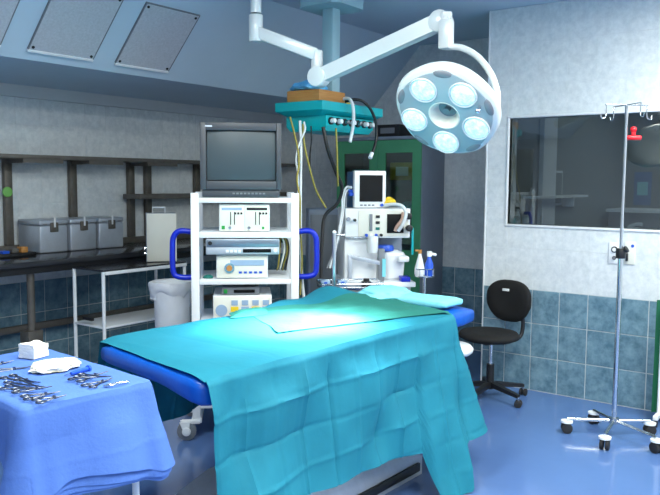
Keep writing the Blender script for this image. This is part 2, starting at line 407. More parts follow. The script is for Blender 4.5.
def bump_top(u, v):
    g = lambda cu, cv, su, sv, h: h*math.exp(-((u-cu)/su)**2-((v-cv)/sv)**2)
    return g(1.62, .74, .13, .22, .075)+g(1.83, .5, .14, .2, .03)+g(1.3, .8, .16, .1, .035)+g(.55, .82, .3, .1, .01)
# turquoise main drape: the top and both long sides, cascading at the foot corner
cr = Crease(3, .165, .15, .030, .008); crt = Crease(5, .23, .2, .004, .0015)
path = corner_path([(.0, -.012), (TL-.20, -.03), (TL-.12, .42)], .10, .012)
smax = path[-1][2]; rows = []
near_len = TL-.20
for p, n, s in path:
    f = s/smax
    S = Vector((.14+(TL-.35)*min(1, s/(smax*.93)), TW+.012+.01*math.sin(s*9), 0))
    lend = .011*math.exp(-(s/.05)**2)
    k = min(1.2, max(0, (s-near_len+.42)/.42))                     # 0 along the side, 1 at the corner
    sm = lambda x: max(0, min(1, x))**2*(3-2*max(0, min(1, x)))
    drop = lerp(.50, .665, min(1, s/near_len))+.012*math.sin(s*4)
    fl_ = sm((s-near_len+.44)/.05)*(1-sm((s-near_len+.18)/.06))      # a fold that reaches the floor
    drop += (TH-.012-drop)*fl_
    if s > near_len-.2: drop -= .04*sm((s-near_len+.2)/.15)
    if s > near_len+.2: drop -= (s-near_len-.2)*1.1
    flare = .05+.02*math.sin(s*5.1)+.16*math.exp(-((s-near_len-.02)/.14)**2)+.09*fl_
    row = []
    nf = 14
    fdrop = .47+.015*math.sin(s*5)
    for q in range(nf, 0, -1):
        wv = fdrop*q/nf
        row.append(Vector((S.x, S.y+.012+.05*(wv/fdrop)+.02*math.sin(s*17)*(wv/fdrop)+cr(s+9, wv), TH-wv+bump_top(S.x, TW)*max(0, 1-wv/.2))))
    nt = 34
    for q in range(nt+1):
        t = q/nt; P = S.lerp(p, t)
        z = TH+.006-lend+bump_top(P.x, P.y)+crt(P.x+.07, P.y)+.004*nz(P.x*5, P.y*5, 3)-.008*(math.exp(-((1-t)/.05)**2)+math.exp(-(t/.05)**2))
        row.append(Vector((P.x, P.y, z)))
    ns = 70
    for q in range(1, ns+1):
        wv = drop*q/ns; e = wv/drop
        amp = min(1, wv/.12)
        pl_ = abs(((s*3.1+.25*math.sin(s*7)) % 1)-.5)*2; fold = .016*(pl_-.5)*amp*(1.6 if s < .45 else .8) + .035*k*amp*e*math.sin((s-near_len)*30+.6)
        off = .012*min(1, wv/.02)+flare*e**1.3+fold+cr(s, wv)*amp+.006*nz(s*8, wv*8, 1)*amp
        row.append(Vector((p.x, p.y, TH-.002-wv+.006*nz(s*6, 2, wv*4)*e))+n*off)
    rows.append(row)
dr = grid_mesh('surgical_drape', rows, m_drape, ang=40)
tag(dr, 'turquoise creased surgical drape covering the operating table down to the floor', 'drape'); dr.matrix_world = TF
# darker teal sheet lying across the middle
def sheet_on_top(name, quad, m, lift, label, cat, nu=46, nv=36, seed=1, wr=.006, edge=.02):
    c2 = Crease(seed, .16, .13, .005, .002); R = []
    for i in range(nu+1):
        row = []
        for j in range(nv+1):
            a, c = i/nu, j/nv
            p = Vector(quad[0]).lerp(Vector(quad[1]), a).lerp(Vector(quad[3]).lerp(Vector(quad[2]), a), c)
            u = p.x+edge*nz(c*4, i*.0+seed, .5)*(1 if a in (0, 1) else .3); v = p.y+edge*nz(a*5, seed, 9.)*(1-2*abs(.5-c)+.4)
            zz = TH+.006+bump_top(u, v)
            if v < 0: zz = TH+v*1.2
            row.append(Vector((u, v, zz+.002+(lift+abs(c2(u, v))+wr*(.6+nz(u*11, v*11, seed)))*min(1, .12+4*min(a, 1-a, c, 1-c)))))
        R.append(row)
    o = grid_mesh(name, R, m, ang=40, thick=-.002); o.matrix_world = TF; return tag(o, label, cat)
sheet_on_top('surgical_towel', [(.72, .30), (1.70, -.01), (1.79, .52), (1.0, .79)], m_green, .007, 'dark teal green sheet spread across the middle of the draped operating table', 'drape', seed=4, wr=.009)
sheet_on_top('folded_towel', [(.80, .70), (1.02, .64), (1.12, .76), (.9, .81)], m_green, .016, 'small dark teal flap at the far edge of the operating table facing the white cart', 'drape', nu=16, nv=12, seed=8)
# crumpled pale cloth and white cover at the foot end
def crumple(name, c, sx, sy, sz, m, label, cat, seed, F=TF, n=40, sharp=70, amp=.35):
    b = B(); bmesh.ops.create_icosphere(b.bm, subdivisions=5, radius=1)
    for v in b.bm.verts:
        q = v.co.copy(); d = 1+amp*noise.ridged_multi_fractal(q*1.1+Vector((seed, 0, 0)), .9, 2.2, 4, .9, 2.0)*.35-amp*.35
        d += .12*nz(q.x*3, q.y*3, q.z*3+seed)
        z = q.z*d*sz; v.co = Vector((c[0]+q.x*d*sx, c[1]+q.y*d*sy, c[2]+max(z, -sz*.25)))
    o = b.build(name, m, ang=sharp); o.matrix_world = F; return tag(o, label, cat)
crumple('crumpled_cloth', (1.83, .50, TH+.035), .17, .15, .05, m_ltdrape, 'pale turquoise cloth bunched up at the foot of the operating table', 'cloth', 2.3)
b = padded(TL-.19, TL+.02, .06, .50, TH+.004, TH+.045, .02); tag(b.build('pillow', m_ltdrape, ang=80), 'thin pale white-blue cushion at the foot of the operating table', 'cushion').matrix_world = TF

# ------------------------------------------------------------------ instrument table with blue cloth
IH = .93
IA, IB, IC = onz(22, 410, IH), onz(152, 380, IH), onz(45, 347, IH)
ID = IA+(IC-IB)
it = thing('instrument_table', 'small steel instrument table under a blue cloth', 'table', ((IA+IC)/2).to_tuple()[:2]+(0,), 0)
base = (IA+IC)/2; base.z = 0
ins = lambda p, t: p.lerp(Vector((base.x, base.y, p.z)), t)-base
B().prism([(ins(p, .03).x, ins(p, .03).y) for p in (IA, IB, IC, ID)], Matrix.Translation((0, 0, IH-.03)), .022).build('table_top', m_steel, it)
for p in (IA, IB, IC, ID):
    q = ins(p, .15); lg = B().cyl((q.x, q.y, .06), (q.x, q.y, IH-.03), .011).build('leg', m_white, it)
    B().cyl((q.x-.012, q.y, .03), (q.x+.012, q.y, .03), .03, n=16).build('caster', m_rubber, lg)
sh = [ins(p, .15) for p in (IA, IB, IC, ID)]
B().prism([(q.x, q.y) for q in sh], Matrix.Translation((0, 0, .25)), .012).build('shelf', m_steel, it)
crb = Crease(11, .21, .17, .008, .001)
def table_cloth(name, drop0, shrink, parent=None, zoff=0.0):
    pts = [ID, IA, IB, IC, ID]
    pts = [(p.x, p.y) for p in pts]
    pth = corner_path(pts, .018, .012); rows = []
    tot = pth[-1][2]; sA = (IA-ID).length; sB = sA+(IB-IA).length; sC = sB+(IC-IB).length
    ctr = (IA+IC)/2
    for p, n, s in pth:
        kA = math.exp(-((s-sA)/.07)**2); kB = math.exp(-((s-sB)/.08)**2)
        drop = drop0+.05*kA+.03*kB+.012*math.sin(s*7)
        if s > sB+.05: drop -= .10*min(1, (s-sB-.05)/.25)
        if s < sA: drop -= .12*min(1, (sA-s)/.25)
        flare = .035+.05*kA+.05*kB+.015*math.sin(s*8+1)
        row = []
        for q in range(19):
            t = q/18; P = Vector((ctr.x, ctr.y, 0)).lerp(p, t)
            row.append(Vector((P.x, P.y, IH+.003+zoff+abs(crb(P.x, P.y))*.5+.0015*nz(P.x*8, P.y*8)-.006*math.exp(-((1-t)/.04)**2))))
        for q in range(1, 61):
            wv = drop*q/60; e = wv/drop; amp = min(1, wv/.1)
            off = .004*min(1, wv/.015)+(flare*e**1.1+.03*math.sin(s*17+2*math.sin(s*5))*amp*e**.7+crb(s, wv)*amp*1.6+.016*(kA+kB)*math.sin((s)*60)*e)*1-shrink*e
            row.append(Vector((p.x, p.y, IH-.002-wv+zoff))+n*off)
        rows.append(row)
    return grid_mesh(name, rows, m_cloth, parent, ang=50)
bc = tag(table_cloth('table_cloth', .225, 0), 'blue cloth draped over the instrument table with layered hems', 'cloth')
def hem_layer(drop0, shrink):
    pts = [(p.x, p.y) for p in (IA, IB, IC)]; pth = corner_path(pts, .018, .012); rows = []
    sB = (IB-IA).length
    for p, n, s in pth:
        kA = math.exp(-(s/.07)**2); kB = math.exp(-((s-sB)/.08)**2); sp = s+(IA-ID).length
        dd = drop0+.03*kB+.012*math.sin(sp*7)+.05*kA+.012*math.sin(s*9+drop0*50)
        if s > sB+.05: dd -= .10*min(1, (s-sB-.05)/.25)
        flare = .035+.05*kA+.05*kB+.015*math.sin(sp*8+1); row = []
        for q in range(8):
            wv = max(.015, dd-.12+.12*q/7); e = min(1, wv/.26)
            off = .004+flare*e**1.1+.03*math.sin(sp*17+2*math.sin(sp*5))*e**.7+crb(sp, wv)*1.6+.016*(kA+kB)*math.sin(sp*60)*e-shrink
            row.append(Vector((p.x, p.y, IH-.002-wv))+n*off)
        rows.append(row)
    return grid_mesh('hem_layer', rows, m_cloth, bc, ang=50)
for k in range(3): hem_layer(.243+.013*k, .005+.004*k)

# instruments
def hemostat(a, b_, z, m, label, spread=.022, curve=0, cat='clamp', group='clamps on the blue cloth'):
    a, b_ = onz(*a, IH+.008), onz(*b_, IH+.008); d = b_-a; Ln = d.length; rz = math.atan2(d.y, d.x)
    o = thing('surgical_clamp', label, cat, (a.x, a.y, IH+.008+z), rz, group)
    for s in (-1, 1):
        r = .012; cx, cy = r, s*spread*.75
        sh = B().tube([(2*r, cy*.9, 0), (Ln*.35, cy*.55, s*.0015), (Ln*.62, 0, s*.0015), (Ln*.8, -s*.0022, s*.0012), (Ln, -s*.001+curve, .002)], lambda t: .0032-.0016*t, n=8).build('shank', m, o)
        B().tube([(cx+r*math.cos(q*PI/6), cy+r*.85*math.sin(q*PI/6), 0) for q in range(12)], .0025, n=8, sub=2, closed=True).build('finger_ring', m, sh)
    B().cyl((Ln*.62, 0, -.003), (Ln*.62, 0, .006), .0045, n=12).build('pivot_screw', m, o)
    return o
m_inst = mat('instrument_steel', srgb(120, 124, 134), .3, metal=1, var=.08, scale=60)
def ins_at(a, c, z, label, **k): return hemostat(a, c, z, m_inst, label, **k)
LB = 'steel ring-handled clamp in the spread row of clamps on the blue cloth'
for i, (a, c, z) in enumerate([((6, 376), (40, 383), 0), ((10, 381), (44, 388), .002), ((2, 388), (38, 391), .004), ((12, 393), (52, 389), .006), ((22, 399), (60, 393), .003), ((34, 403), (66, 397), .004)]):
    ins_at(a, c, z, LB)
ins_at((-14, 372), (31, 367), 0, 'long steel clamp lying apart beside the crumpled gauze')
ins_at((-16, 367), (13, 361), 0, 'short steel clamp lying nearest the white gauze stack', spread=.018)
ins_at((73, 382), (108, 373), .004, 'open steel clamp beside the blue handled scalpel', spread=.028)
ins_at((76, 379), (111, 380), .010, 'steel clamp crossed over another beside the blue scalpel')
ins_at((86, 387), (112, 379), .001, 'small steel clamp under the crossed pair near the tweezers')
a, c = onz(104, 386, IH+.009), onz(129, 381, IH+.009)
tw = thing('tweezers', 'bright polished tweezers near the corner of the blue cloth', 'tweezers', a, math.atan2(c.y-a.y, c.x-a.x)); Ln = (c-a).length
for s in (-1, 1): B().tube([(0, 0, 0), (Ln*.3, s*.006, 0), (Ln*.7, s*.005, 0), (Ln, s*.001, 0)], lambda t: .0035-.002*t, n=8).build('arm', m_chrome, tw)
a, c = onz(71, 373.5, IH+.012), onz(88, 368.5, IH+.012)
sc = thing('scalpel', 'bright blue plastic handled instrument next to the crumpled gauze', 'scalpel', a, math.atan2(c.y-a.y, c.x-a.x)); Ln = (c-a).length
B().tube([(0, 0, 0), (Ln*.2, 0, 0), (Ln*.85, 0, 0), (Ln, 0, 0)], lambda t: .0055+.002*t, n=10).build('handle', m_bluecap, sc)
B().cyl((Ln-.002, 0, 0), (Ln+.006, 0, 0), .0105, n=14).build('end_flange', m_bluecap, sc)
B().box((-.012, 0, 0), (.03, .001, .006)).build('blade', m_steel, sc)
# gauze
g0 = onz(37, 359, IH+.005)
gs = thing('gauze_stack', 'neat stack of folded white gauze squares on the blue cloth', 'gauze', (g0.x+.01, g0.y+.035, IH+.007), .25)
for k in range(5):
    b = B().bb(-.034, .034, -.034, .034, k*.0095, k*.0095+.0092); bmesh.ops.subdivide_edges(b.bm, edges=b.bm.edges, cuts=5, use_grid_fill=True)
    for v in b.bm.verts: v.co.x += .003*nz(v.co.x*40, v.co.y*40, k*3.); v.co.y += .003*nz(v.co.x*40, k*5., v.co.y*40); v.co.z += (.012*nz(v.co.x*25+3, v.co.y*25, 7) if k == 4 and v.co.z > k*.0095+.005 else 0)
    b.build('gauze_pad', m_gauze, gs, ang=50)
g1 = onz(55, 367, IH+.01)
crumple('crumpled_gauze', (g1.x, g1.y, IH+.013), .088, .062, .021, mat('gauze_cream', srgb(238, 234, 214), .9, var=.04, scale=40, bump=.4, bscale=140), 'crumpled cream gauze heap in front of the folded gauze stack', 'gauze', 5.1, F=Matrix(), amp=.6)

# ------------------------------------------------------------------ surgical lamp
HD = dep(445, 114, 3.62)
face = Vector((-.755, -.056, -.657)).normalized()
lamp = thing('surgical_lamp', 'white ceiling surgical lamp with five glowing round lenses on a jointed arm', 'lamp', (HD.x, HD.y, HD.z))
zax = -face; xax = Vector((0, 0, 1)).cross(zax).normalized(); yax = zax.cross(xax)
HM = Matrix((xax, yax, zax)).transposed().to_4x4()       # local +z is the back of the head, -z the lit face
HR = .262
def hm(o): o.matrix_local = HM; return o
def head_ring(r, z, lobe=.012):
    return [(r*(1+lobe*math.cos(5*t+PI))*math.cos(t), r*(1+lobe*math.cos(5*t+PI))*math.sin(t), z) for t in [2*PI*k/80 for k in range(80)]]
hm(B().loft([head_ring(.02, .05, 0), head_ring(.052, .048, 0), head_ring(.07, -.004, 0), head_ring(.076, -.013, 0), head_ring(.12, -.012), head_ring(.2, -.004), head_ring(HR*.94, .006), head_ring(HR*.985, .022), head_ring(HR, .042), head_ring(HR*.97, .06), head_ring(.2, .085), head_ring(.12, .1), head_ring(.06, .105)]).build('head_shell', m_lampw, lamp, ang=50))
fpl = B(); fpl.loft([head_ring(.08, -.009), head_ring(.08, -.0155, 0), head_ring(.2, -.0085), head_ring(.232, -.0015), head_ring(.233, .004)]); bmesh.ops.delete(fpl.bm, geom=[f for f in fpl.bm.faces if len(f.verts) > 4], context='FACES_ONLY')
hm(fpl.build('face_plate', mat('lamp_face', srgb(150, 166, 174), .35, var=.02), lamp, ang=60))
for k in range(5):
    t = 2*PI*k/5+math.radians(-6); c = Vector((.164*math.cos(t), .164*math.sin(t), 0))
    ring = hm(B().lathe([(.066, -.006), (.070, -.014), (.066, -.019), (.060, -.016), (.060, -.006)], Matrix.Translation(c)).build('lens_bezel', m_lampw, lamp))
    o = B().lathe([(.060, -.010), (.055, -.017), (.035, -.023), (.012, -.025), (.002, -.0255)], Matrix.Translation(c)).build('lens', m_lens, ring, ang=80)
    sp = bpy.data.lights.new('lens_light', 'SPOT'); sp.energy = 175 if k < 2 else 900; sp.spot_size = math.radians(62 if k < 2 else 33); sp.spot_blend = 1.0; sp.shadow_soft_size = .055; sp.color = (.93, .98, 1)
    so = bpy.data.objects.new('lens_light', sp); COL.objects.link(so)
    wp = Vector((HD.x, HD.y, HD.z)) + HM.to_3x3() @ (c+Vector((0, 0, -.03)))
    so.location = wp; so.rotation_euler = (Vector((2.76, 2.17, .87))-wp).to_track_quat('-Z', 'Y').to_euler()
for k in range(5):
    t = 2*PI*k/5+math.radians(30)
    pd = B().ball((.222*math.cos(t), .222*math.sin(t), .002), 1, (.024, .05, .010), rot=Matrix.Rotation(t, 3, 'Z')).build('finger_recess', m_grey, lamp); hm(pd)
hb = B()
hb.loft([[(r*math.cos(2*PI*k/40), r*math.sin(2*PI*k/40), z) for k in range(40)] for r, z in ((.045, .046), (.048, .044), (.068, -.006), (.074, -.0155), (.079, -.0145), (.078, -.008))])
bmesh.ops.delete(hb.bm, geom=[f for f in hb.bm.faces if len(f.verts) > 4], context='FACES_ONLY')
hm(hb.build('handle_bowl', m_cream, lamp, ang=60))
hm(B().cyl((0, 0, .044), (0, 0, .047), .046, n=32).build('bowl_floor', m_grey, lamp))
hm(B().cyl((0, 0, .02), (0, 0, .044), .016, n=16).build('handle_stud', m_grey, lamp))
kx = math.radians(184); kp = Vector((.19*math.cos(kx), .19*math.sin(kx)+.055, -.012))
hm(B().cyl(kp, kp+Vector((0, 0, -.03)), .008).ball(kp+Vector((0, 0, -.033)), .013).build('focus_knob', m_chrome, lamp))
# arms (in world coordinates relative to the lamp's root)
OFF = Vector((HD.x, HD.y, HD.z))
def L_(u, v, d): return dep(u, v, d)-OFF
pv = dep(497, 106, 3.60)-OFF
toc = (-pv).normalized()
B().cyl(pv+toc*.05, pv-toc*.012, .026, n=20).build('yoke_pivot', m_lampw, lamp, bevel=.004)
elb = L_(446, 47, 3.82)
B().tube([L_(447, 47, 3.82), L_(462, 48, 3.78), L_(478, 57, 3.72), L_(491, 74, 3.65), L_(497, 92, 3.61), pv], .0165, n=14).build('yoke_arm', m_lampw, lamp, ang=80)
top = L_(446, 21, 3.84); bot = Vector((elb.x, elb.y, elb.z-.012))
B().beam((elb.x, elb.y, top.z), bot, .062, .066).build('drop_link', m_lampw, lamp, bevel=.01)
J = L_(319, 77, 4.2); E_ = L_(441, 22, 3.86)
sa = B(); d = (E_-J).normalized(); sd = Vector((d.y, -d.x, 0)).normalized()
sa.loft([[J+Vector((0, 0, .038))+sd*.034, J+Vector((0, 0, .038))-sd*.034, J-Vector((0, 0, .042))-sd*.034, J-Vector((0, 0, .042))+sd*.034], [E_+Vector((0, 0, .045))+sd*.036, E_+Vector((0, 0, .045))-sd*.036, E_-Vector((0, 0, .038))-sd*.036, E_-Vector((0, 0, .038))+sd*.036]])
sa.build('spring_arm', m_lampw, lamp, bevel=.014, seg=3)
B().cyl(E_+sd*.044, E_-sd*.044, .056, n=28).build('spring_arm_joint', m_lampw, lamp, bevel=.006)
B().beam(E_+d*.02+Vector((0, 0, .018)), Vector((elb.x, elb.y, E_.z+.012)), .06, .06).build('link_cap', m_lampw, lamp, bevel=.01)
B().cyl(J+sd*.042, J-sd*.042, .055, n=28).build('elbow_joint', m_lampw, lamp, bevel=.006)
J2 = L_(317, 56, 4.2); PB = L_(256, 42, 4.26)
B().cyl((J2.x, J2.y, J.z+.0), (J2.x, J2.y, J2.z+.03), .033, n=20).build('elbow_post', m_lampw, lamp, bevel=.005)
B().beam(PB+Vector((0, 0, .055)), J2+Vector((0, 0, .005)), .062, .07).build('horizontal_arm', m_lampw, lamp, bevel=.012)
B().cyl((PB.x, PB.y, PB.z), (PB.x, PB.y, PB.z+.15), .040, n=20).build('pole_sleeve', m_lampw, lamp, bevel=.004)
B().cyl((PB.x, PB.y, PB.z+.16), (PB.x, PB.y, CEIL-OFF.z), .031, n=20).build('ceiling_pole', m_lampw, lamp)
B().cyl((PB.x, PB.y, CEIL-OFF.z-.06), (PB.x, PB.y, CEIL-OFF.z-.001), .11, n=32).build('ceiling_flange', m_lampw, lamp, bevel=.005)

# ------------------------------------------------------------------ ceiling pendant
K = dep(322, 114, 4.65); PX, PY = .70, .38
pc = Vector((K.x+PX/2, K.y+PY/2, 0)); zt = dep(322, 100, 4.65).z
pen = thing('ceiling_pendant', 'teal supply pendant with gas sockets hanging from a square ceiling column', 'pendant', (pc.x, pc.y, zt-.18))
def rect(ix, iy, z, sy=0): return [(-PX/2+ix, -PY/2+iy, z), (PX/2-ix, -PY/2+iy, z), (PX/2-ix, PY/2-iy, z), (-PX/2+ix, PY/2-iy, z)]
B().loft([rect(.055, .05, .095), rect(.0, .0, .125), rect(0, 0, .18)]).build('console_tray', m_teal, pen, bevel=.003)
B().loft([rect(.10, .05, 0), rect(.08, .028, .03), rect(.08, .028, .095)]).build('socket_block', m_teal, pen, bevel=.003)
for k in range(7):
    x = -PX/2+.125+k*.075
    so = B().cyl((x, -PY/2+.028, .062), (x, -PY/2+.016, .062), .024, n=20).build('gas_socket', m_black, pen)
    B().cyl((x, -PY/2+.018, .062), (x, -PY/2-.012, .062), .015, n=16).build('socket_plug', m_white if k not in (2, 4) else m_steel, so, bevel=.002)
B().bb(-.043, .043, -.043, .043, .18, CEIL-.13-(zt-.18)).build('column', m_pcol, pen, bevel=.004)
zc = CEIL-(zt-.18)
B().loft([[(-.12, -.17, zc-.14), (.12, -.17, zc-.14), (.17, -.12, zc-.14), (.17, .12, zc-.14), (.12, .17, zc-.14), (-.12, .17, zc-.14), (-.17, .12, zc-.14), (-.17, -.12, zc-.14)],
          [(-.13, -.18, zc-.001), (.13, -.18, zc-.001), (.18, -.13, zc-.001), (.18, .13, zc-.001), (.13, .18, zc-.001), (-.13, .18, zc-.001), (-.18, .13, zc-.001), (-.18, -.13, zc-.001)]]).build('ceiling_plate', m_pcol, pen, bevel=.003)
PT = zt   # top of the tray
wb = B().bb(-.14, .14, -.13, .13, 0, .07).build('wooden_block', m_wood, bevel=.004); wk = dep(318, 96, 4.75)
tag(wb, 'brown wooden block lying on the teal ceiling pendant', 'block'); wb.location = (pc.x-.20, pc.y-.03, PT+.001)
crumple('blue_plastic_bag', (pc.x-.20, pc.y+.03, PT+.098), .10, .12, .05, m_bluebag, 'crumpled blue plastic bag on top of the wooden block', 'bag', 9.2, F=Matrix(), amp=.4)
yb = B().bb(-.07, .07, -.06, .06, 0, .045).build('yellow_box', m_yellow, bevel=.003); tag(yb, 'small yellow box at the end of the teal pendant tray', 'box'); yb.location = (pc.x+.24, pc.y+.08, PT+.001)

# cables hanging from the pendant
def cable(name, pts, r, m, label): return tag(B().tube(pts, r, n=8).build(name, m, ang=80), label, 'cable')
D0 = 4.62
def py(u, v, d): return on(u, v, 1, K.y+d)
cable('gas_hose', [py(340, 101, .06), py(345, 98.5, .02), py(350, 99.5, -.02), py(353, 107, -.045), py(353.5, 120, -.045), py(352, 132, -.045), py(350, 142, -.045)], .011, m_wcable, 'white gas hose looped over the edge of the teal pendant')
o = cable('gas_hose', [py(343, 102.5, .10), py(353, 99.5, .02), py(363, 101.5, -.03), py(371, 110, -.05), py(376, 124, -.05), py(376, 140, -.05), py(372, 154, -.05)], .010, m_black, 'black gas hose arching over the teal pendant edge with a white end')
B().cyl(py(372, 153, -.05), py(370, 158, -.05), .014, n=12).build('hose_connector', m_white, o)
cable('power_cable', [dep(323, 127, 4.74), dep(328, 150, 4.76), dep(336, 172, 4.86), dep(342, 188, 4.95), dep(337, 204, 4.98), dep(325, 216, 5.0), dep(322, 240, 5.0), dep(321, 278, 5.0)], .012, m_black, 'thick black cable sweeping from the teal pendant to the patient monitor')
cable('ground_cable', [dep(336, 128, 4.78), dep(337, 150, 4.8), dep(337.5, 172, 4.85), dep(338, 186, 4.92)], .006, m_ycable, 'thin yellow green cable hanging straight beside the black cable')
cable('signal_cable', [dep(290, 117, 4.72), dep(294, 132, 4.68), dep(298, 150, 4.66), dep(299, 165, 4.64), dep(297, 180, 4.63), dep(300, 200, 4.62), dep(300, 225, 4.62), dep(302, 260, 4.62), dep(300, 295, 4.62)], .006, m_ycable, 'yellow cable hanging beside the white one along the cart post')
cable('signal_cable', [dep(303, 124, 4.72), dep(304, 142, 4.70), dep(309, 165, 4.72), dep(316, 190, 4.78), dep(326, 208, 4.85)], .006, m_ycable, 'yellow cable curving from the teal pendant towards the grey machine')
cable('supply_cable', [dep(300, 121, 4.72), dep(301, 150, 4.70), dep(300.5, 200, 4.68), dep(301, 260, 4.66), dep(304, 300, 4.66)], .009, m_wcable, 'straight white cable hanging from the teal pendant past the cart')
cable('supply_cable', [dep(304, 122, 4.70), dep(305, 130, 4.68), dep(300, 142, 4.67), dep(296, 158, 4.66), dep(298, 176, 4.66), dep(298, 210, 4.65), dep(299, 240, 4.65)], .006, m_wcable, 'thin wavy white cable twisted around the straight white cable')
cable('thin_cable', [dep(311, 126, 4.76), dep(311.5, 140, 4.78), dep(310, 155, 4.8), dep(310, 172, 4.82)], .005, m_black, 'thin black cable hanging below the teal pendant')

# ------------------------------------------------------------------ video cart
CRZ = math.radians(-47.2); c0 = dep(246, 283, 4.45); CF = frame((c0.x, c0.y, 0), CRZ)
S_ = 169.
cx_ = lambda px: (px-246)/S_
cz_ = lambda py: CAMH-(py-180.6)/S_
cart = thing('equipment_cart', 'white metal equipment cart with shelves and blue side handles', 'cart', (c0.x, c0.y, 0), CRZ)
CD = .46
for x in (cx_(196), cx_(295)):
    for y in (.02, CD): B().bb(x-.024, x+.024, y-.02, y+.02, .11, 1.475).build('post', m_white, cart, bevel=.004)
for zt_, th in ((cz_(198), .03), (cz_(232), .035), (cz_(279.5), .03), (cz_(322), .03), (.22, .03)):
    sf = B().bb(cx_(196)+.024, cx_(295)-.024, .0, CD+.02, zt_-th, zt_).build('shelf', m_white, cart, bevel=.003)
for x, s in ((cx_(196), -1), (cx_(295), 1)):
    xx = x+s*.024
    h_ = B().tube([(xx-s*.01, .1, cz_(233)), (xx+s*.07, .1, cz_(232)), (xx+s*.108, .1, cz_(238)), (xx+s*.115, .1, cz_(250)), (xx+s*.115, .1, cz_(266)), (xx+s*.105, .1, cz_(276)), (xx+s*.06, .1, cz_(279)), (xx-s*.01, .1, cz_(279))], .017, n=12).build('push_handle', m_bhandle, cart, ang=80)
    B().bb(x-.03, x+.03, .0, CD+.02, .10, .13).build('foot_rail', m_white, cart, bevel=.004)
    for y in (.0, CD):
        xc = xx+s*.045
        cs = B().bb(min(x, xc)-.02, max(x, xc)+.02, y-.014, y+.014, .100, .125).build('caster_fork', m_white, cart, bevel=.004)
        for yy in (y-.026, y+.018): B().loft([[(xc-.03, yy, .115), (xc+.03, yy, .115), (xc+.03, yy+.008, .115), (xc-.03, yy+.008, .115)], [(xc-.012-.01*s, yy, .045), (xc+.016-.01*s, yy, .045), (xc+.016-.01*s, yy+.008, .045), (xc-.012-.01*s, yy+.008, .045)]]).build('fork_plate', m_white, cs, bevel=.003)
        B().cyl((xc-.01*s, y-.015, .058), (xc-.01*s, y+.015, .058), .057, n=28).build('wheel', m_grey, cs, bevel=.006)
        B().cyl((xc-.01*s, y-.030, .058), (xc-.01*s, y-.014, .058), .026, n=20).build('wheel_hub', m_white, cs, bevel=.003)
def on_cart(name, label, cat, pxa, pxb, pya, pyb, dpt, m, y=.03, bevel=.006):
    z0 = cz_(pyb); o = thing(name, label, cat, CF @ Vector(((cx_(pxa)+cx_(pxb))/2, y, z0)), CRZ)
    wd = cx_(pxb)-cx_(pxa); ht = cz_(pya)-z0
    B().bb(-wd/2, wd/2, 0, dpt, .001, ht).build('body', m, o, bevel=bevel); return o, wd, ht
def bitb(o, name, m, x0, x1, z0, z1, t=.006, y=0, bevel=.001): return B().bb(x0, x1, y-t, y+.002, z0, z1).build(name, m, o, bevel=bevel)
# CRT monitor
z0 = cz_(197.6); TWd, THt = .47, .432
tv = thing('video_monitor', 'dark grey tube video monitor on top of the white cart', 'monitor', CF @ Vector((cx_(241.5), .0, z0)), CRZ)
B().bb(-TWd/2+.01, TWd/2-.01, -.005, .36, .001, .045).build('pedestal', m_tv, tv, bevel=.004)
fr_ = B()
for a in ((-TWd/2, -TWd/2+.035, .045, THt), (TWd/2-.03, TWd/2, .045, THt), (-TWd/2+.035, TWd/2-.03, .045, .095), (-TWd/2+.035, TWd/2-.03, THt-.045, THt)): fr_.bb(a[0], a[1], -.02, .03, a[2], a[3])
fr_.build('bezel', m_tv, tv, bevel=.004)
B().loft([[(-TWd/2+.004, .03, .047), (TWd/2-.004, .03, .047), (TWd/2-.004, .03, THt-.004), (-TWd/2+.004, .03, THt-.004)], [(-TWd/2+.004, .16, .047), (TWd/2-.004, .16, .047), (TWd/2-.004, .16, THt-.004), (-TWd/2+.004, .16, THt-.004)],
          [(-.16, .38, .09), (.16, .38, .09), (.16, .38, THt-.07), (-.16, .38, THt-.07)]]).build('housing', m_tv, tv, bevel=.004)
R_ = []
for i in range(17):
    R_.append([(lerp(-TWd/2+.04, TWd/2-.035, i/16), .012-.016*(1-((i-8)/8)**2)-.01*(1-((j-8)/8)**2), lerp(.1, THt-.05, j/16)) for j in range(17)])
grid_mesh('screen', R_, m_screen, tv)
for k in range(9): B().bb(-.05+k*.022, -.036+k*.022, -.009, -.004, .018, .028).build('button', m_grey, tv)
B().bb(-TWd/2+.03, -TWd/2+.07, -.0215, -.0195, THt-.027, THt-.017).build('badge', m_alu, tv)
# two-part light source
o, wd, ht = on_cart('light_source', 'white two-panel light source unit on the second cart shelf', 'medical device', 219.5, 270, 204.5, 231.7, .34, m_white)
for s, x0, x1 in ((0, -wd/2+.004, -.003), (1, .001, wd/2-.004)):
    p = bitb(o, 'front_panel', m_cream, x0, x1, .004, ht-.004, .006)
    B().bb(x0+.012, x1-.012, -.0075, -.0055, ht-.035, ht-.02).build('display', m_black if s else m_display, p)
    for k in range(2): B().bb(x0+.062+k*.022, x0+.067+k*.022, -.009, -.0055, .04, ht-.045).build('slider', m_black, p)
    for k in range(3): B().bb(x0+.085+k*.018, x0+.097+k*.018, -.009, -.0055, ht-.06, ht-.048).build('switch', m_black, p)
    B().bb(x0+.012+s*.09, x0+.03+s*.085, -.010, -.0055, .014, .034 if not s else .028).build('power_button', m_btn, p)
    B().cyl((x0+.06-s*.035, -.0055, .022), (x0+.06-s*.035, -.016, .022), .009, n=14).build('knob', m_steel, p)
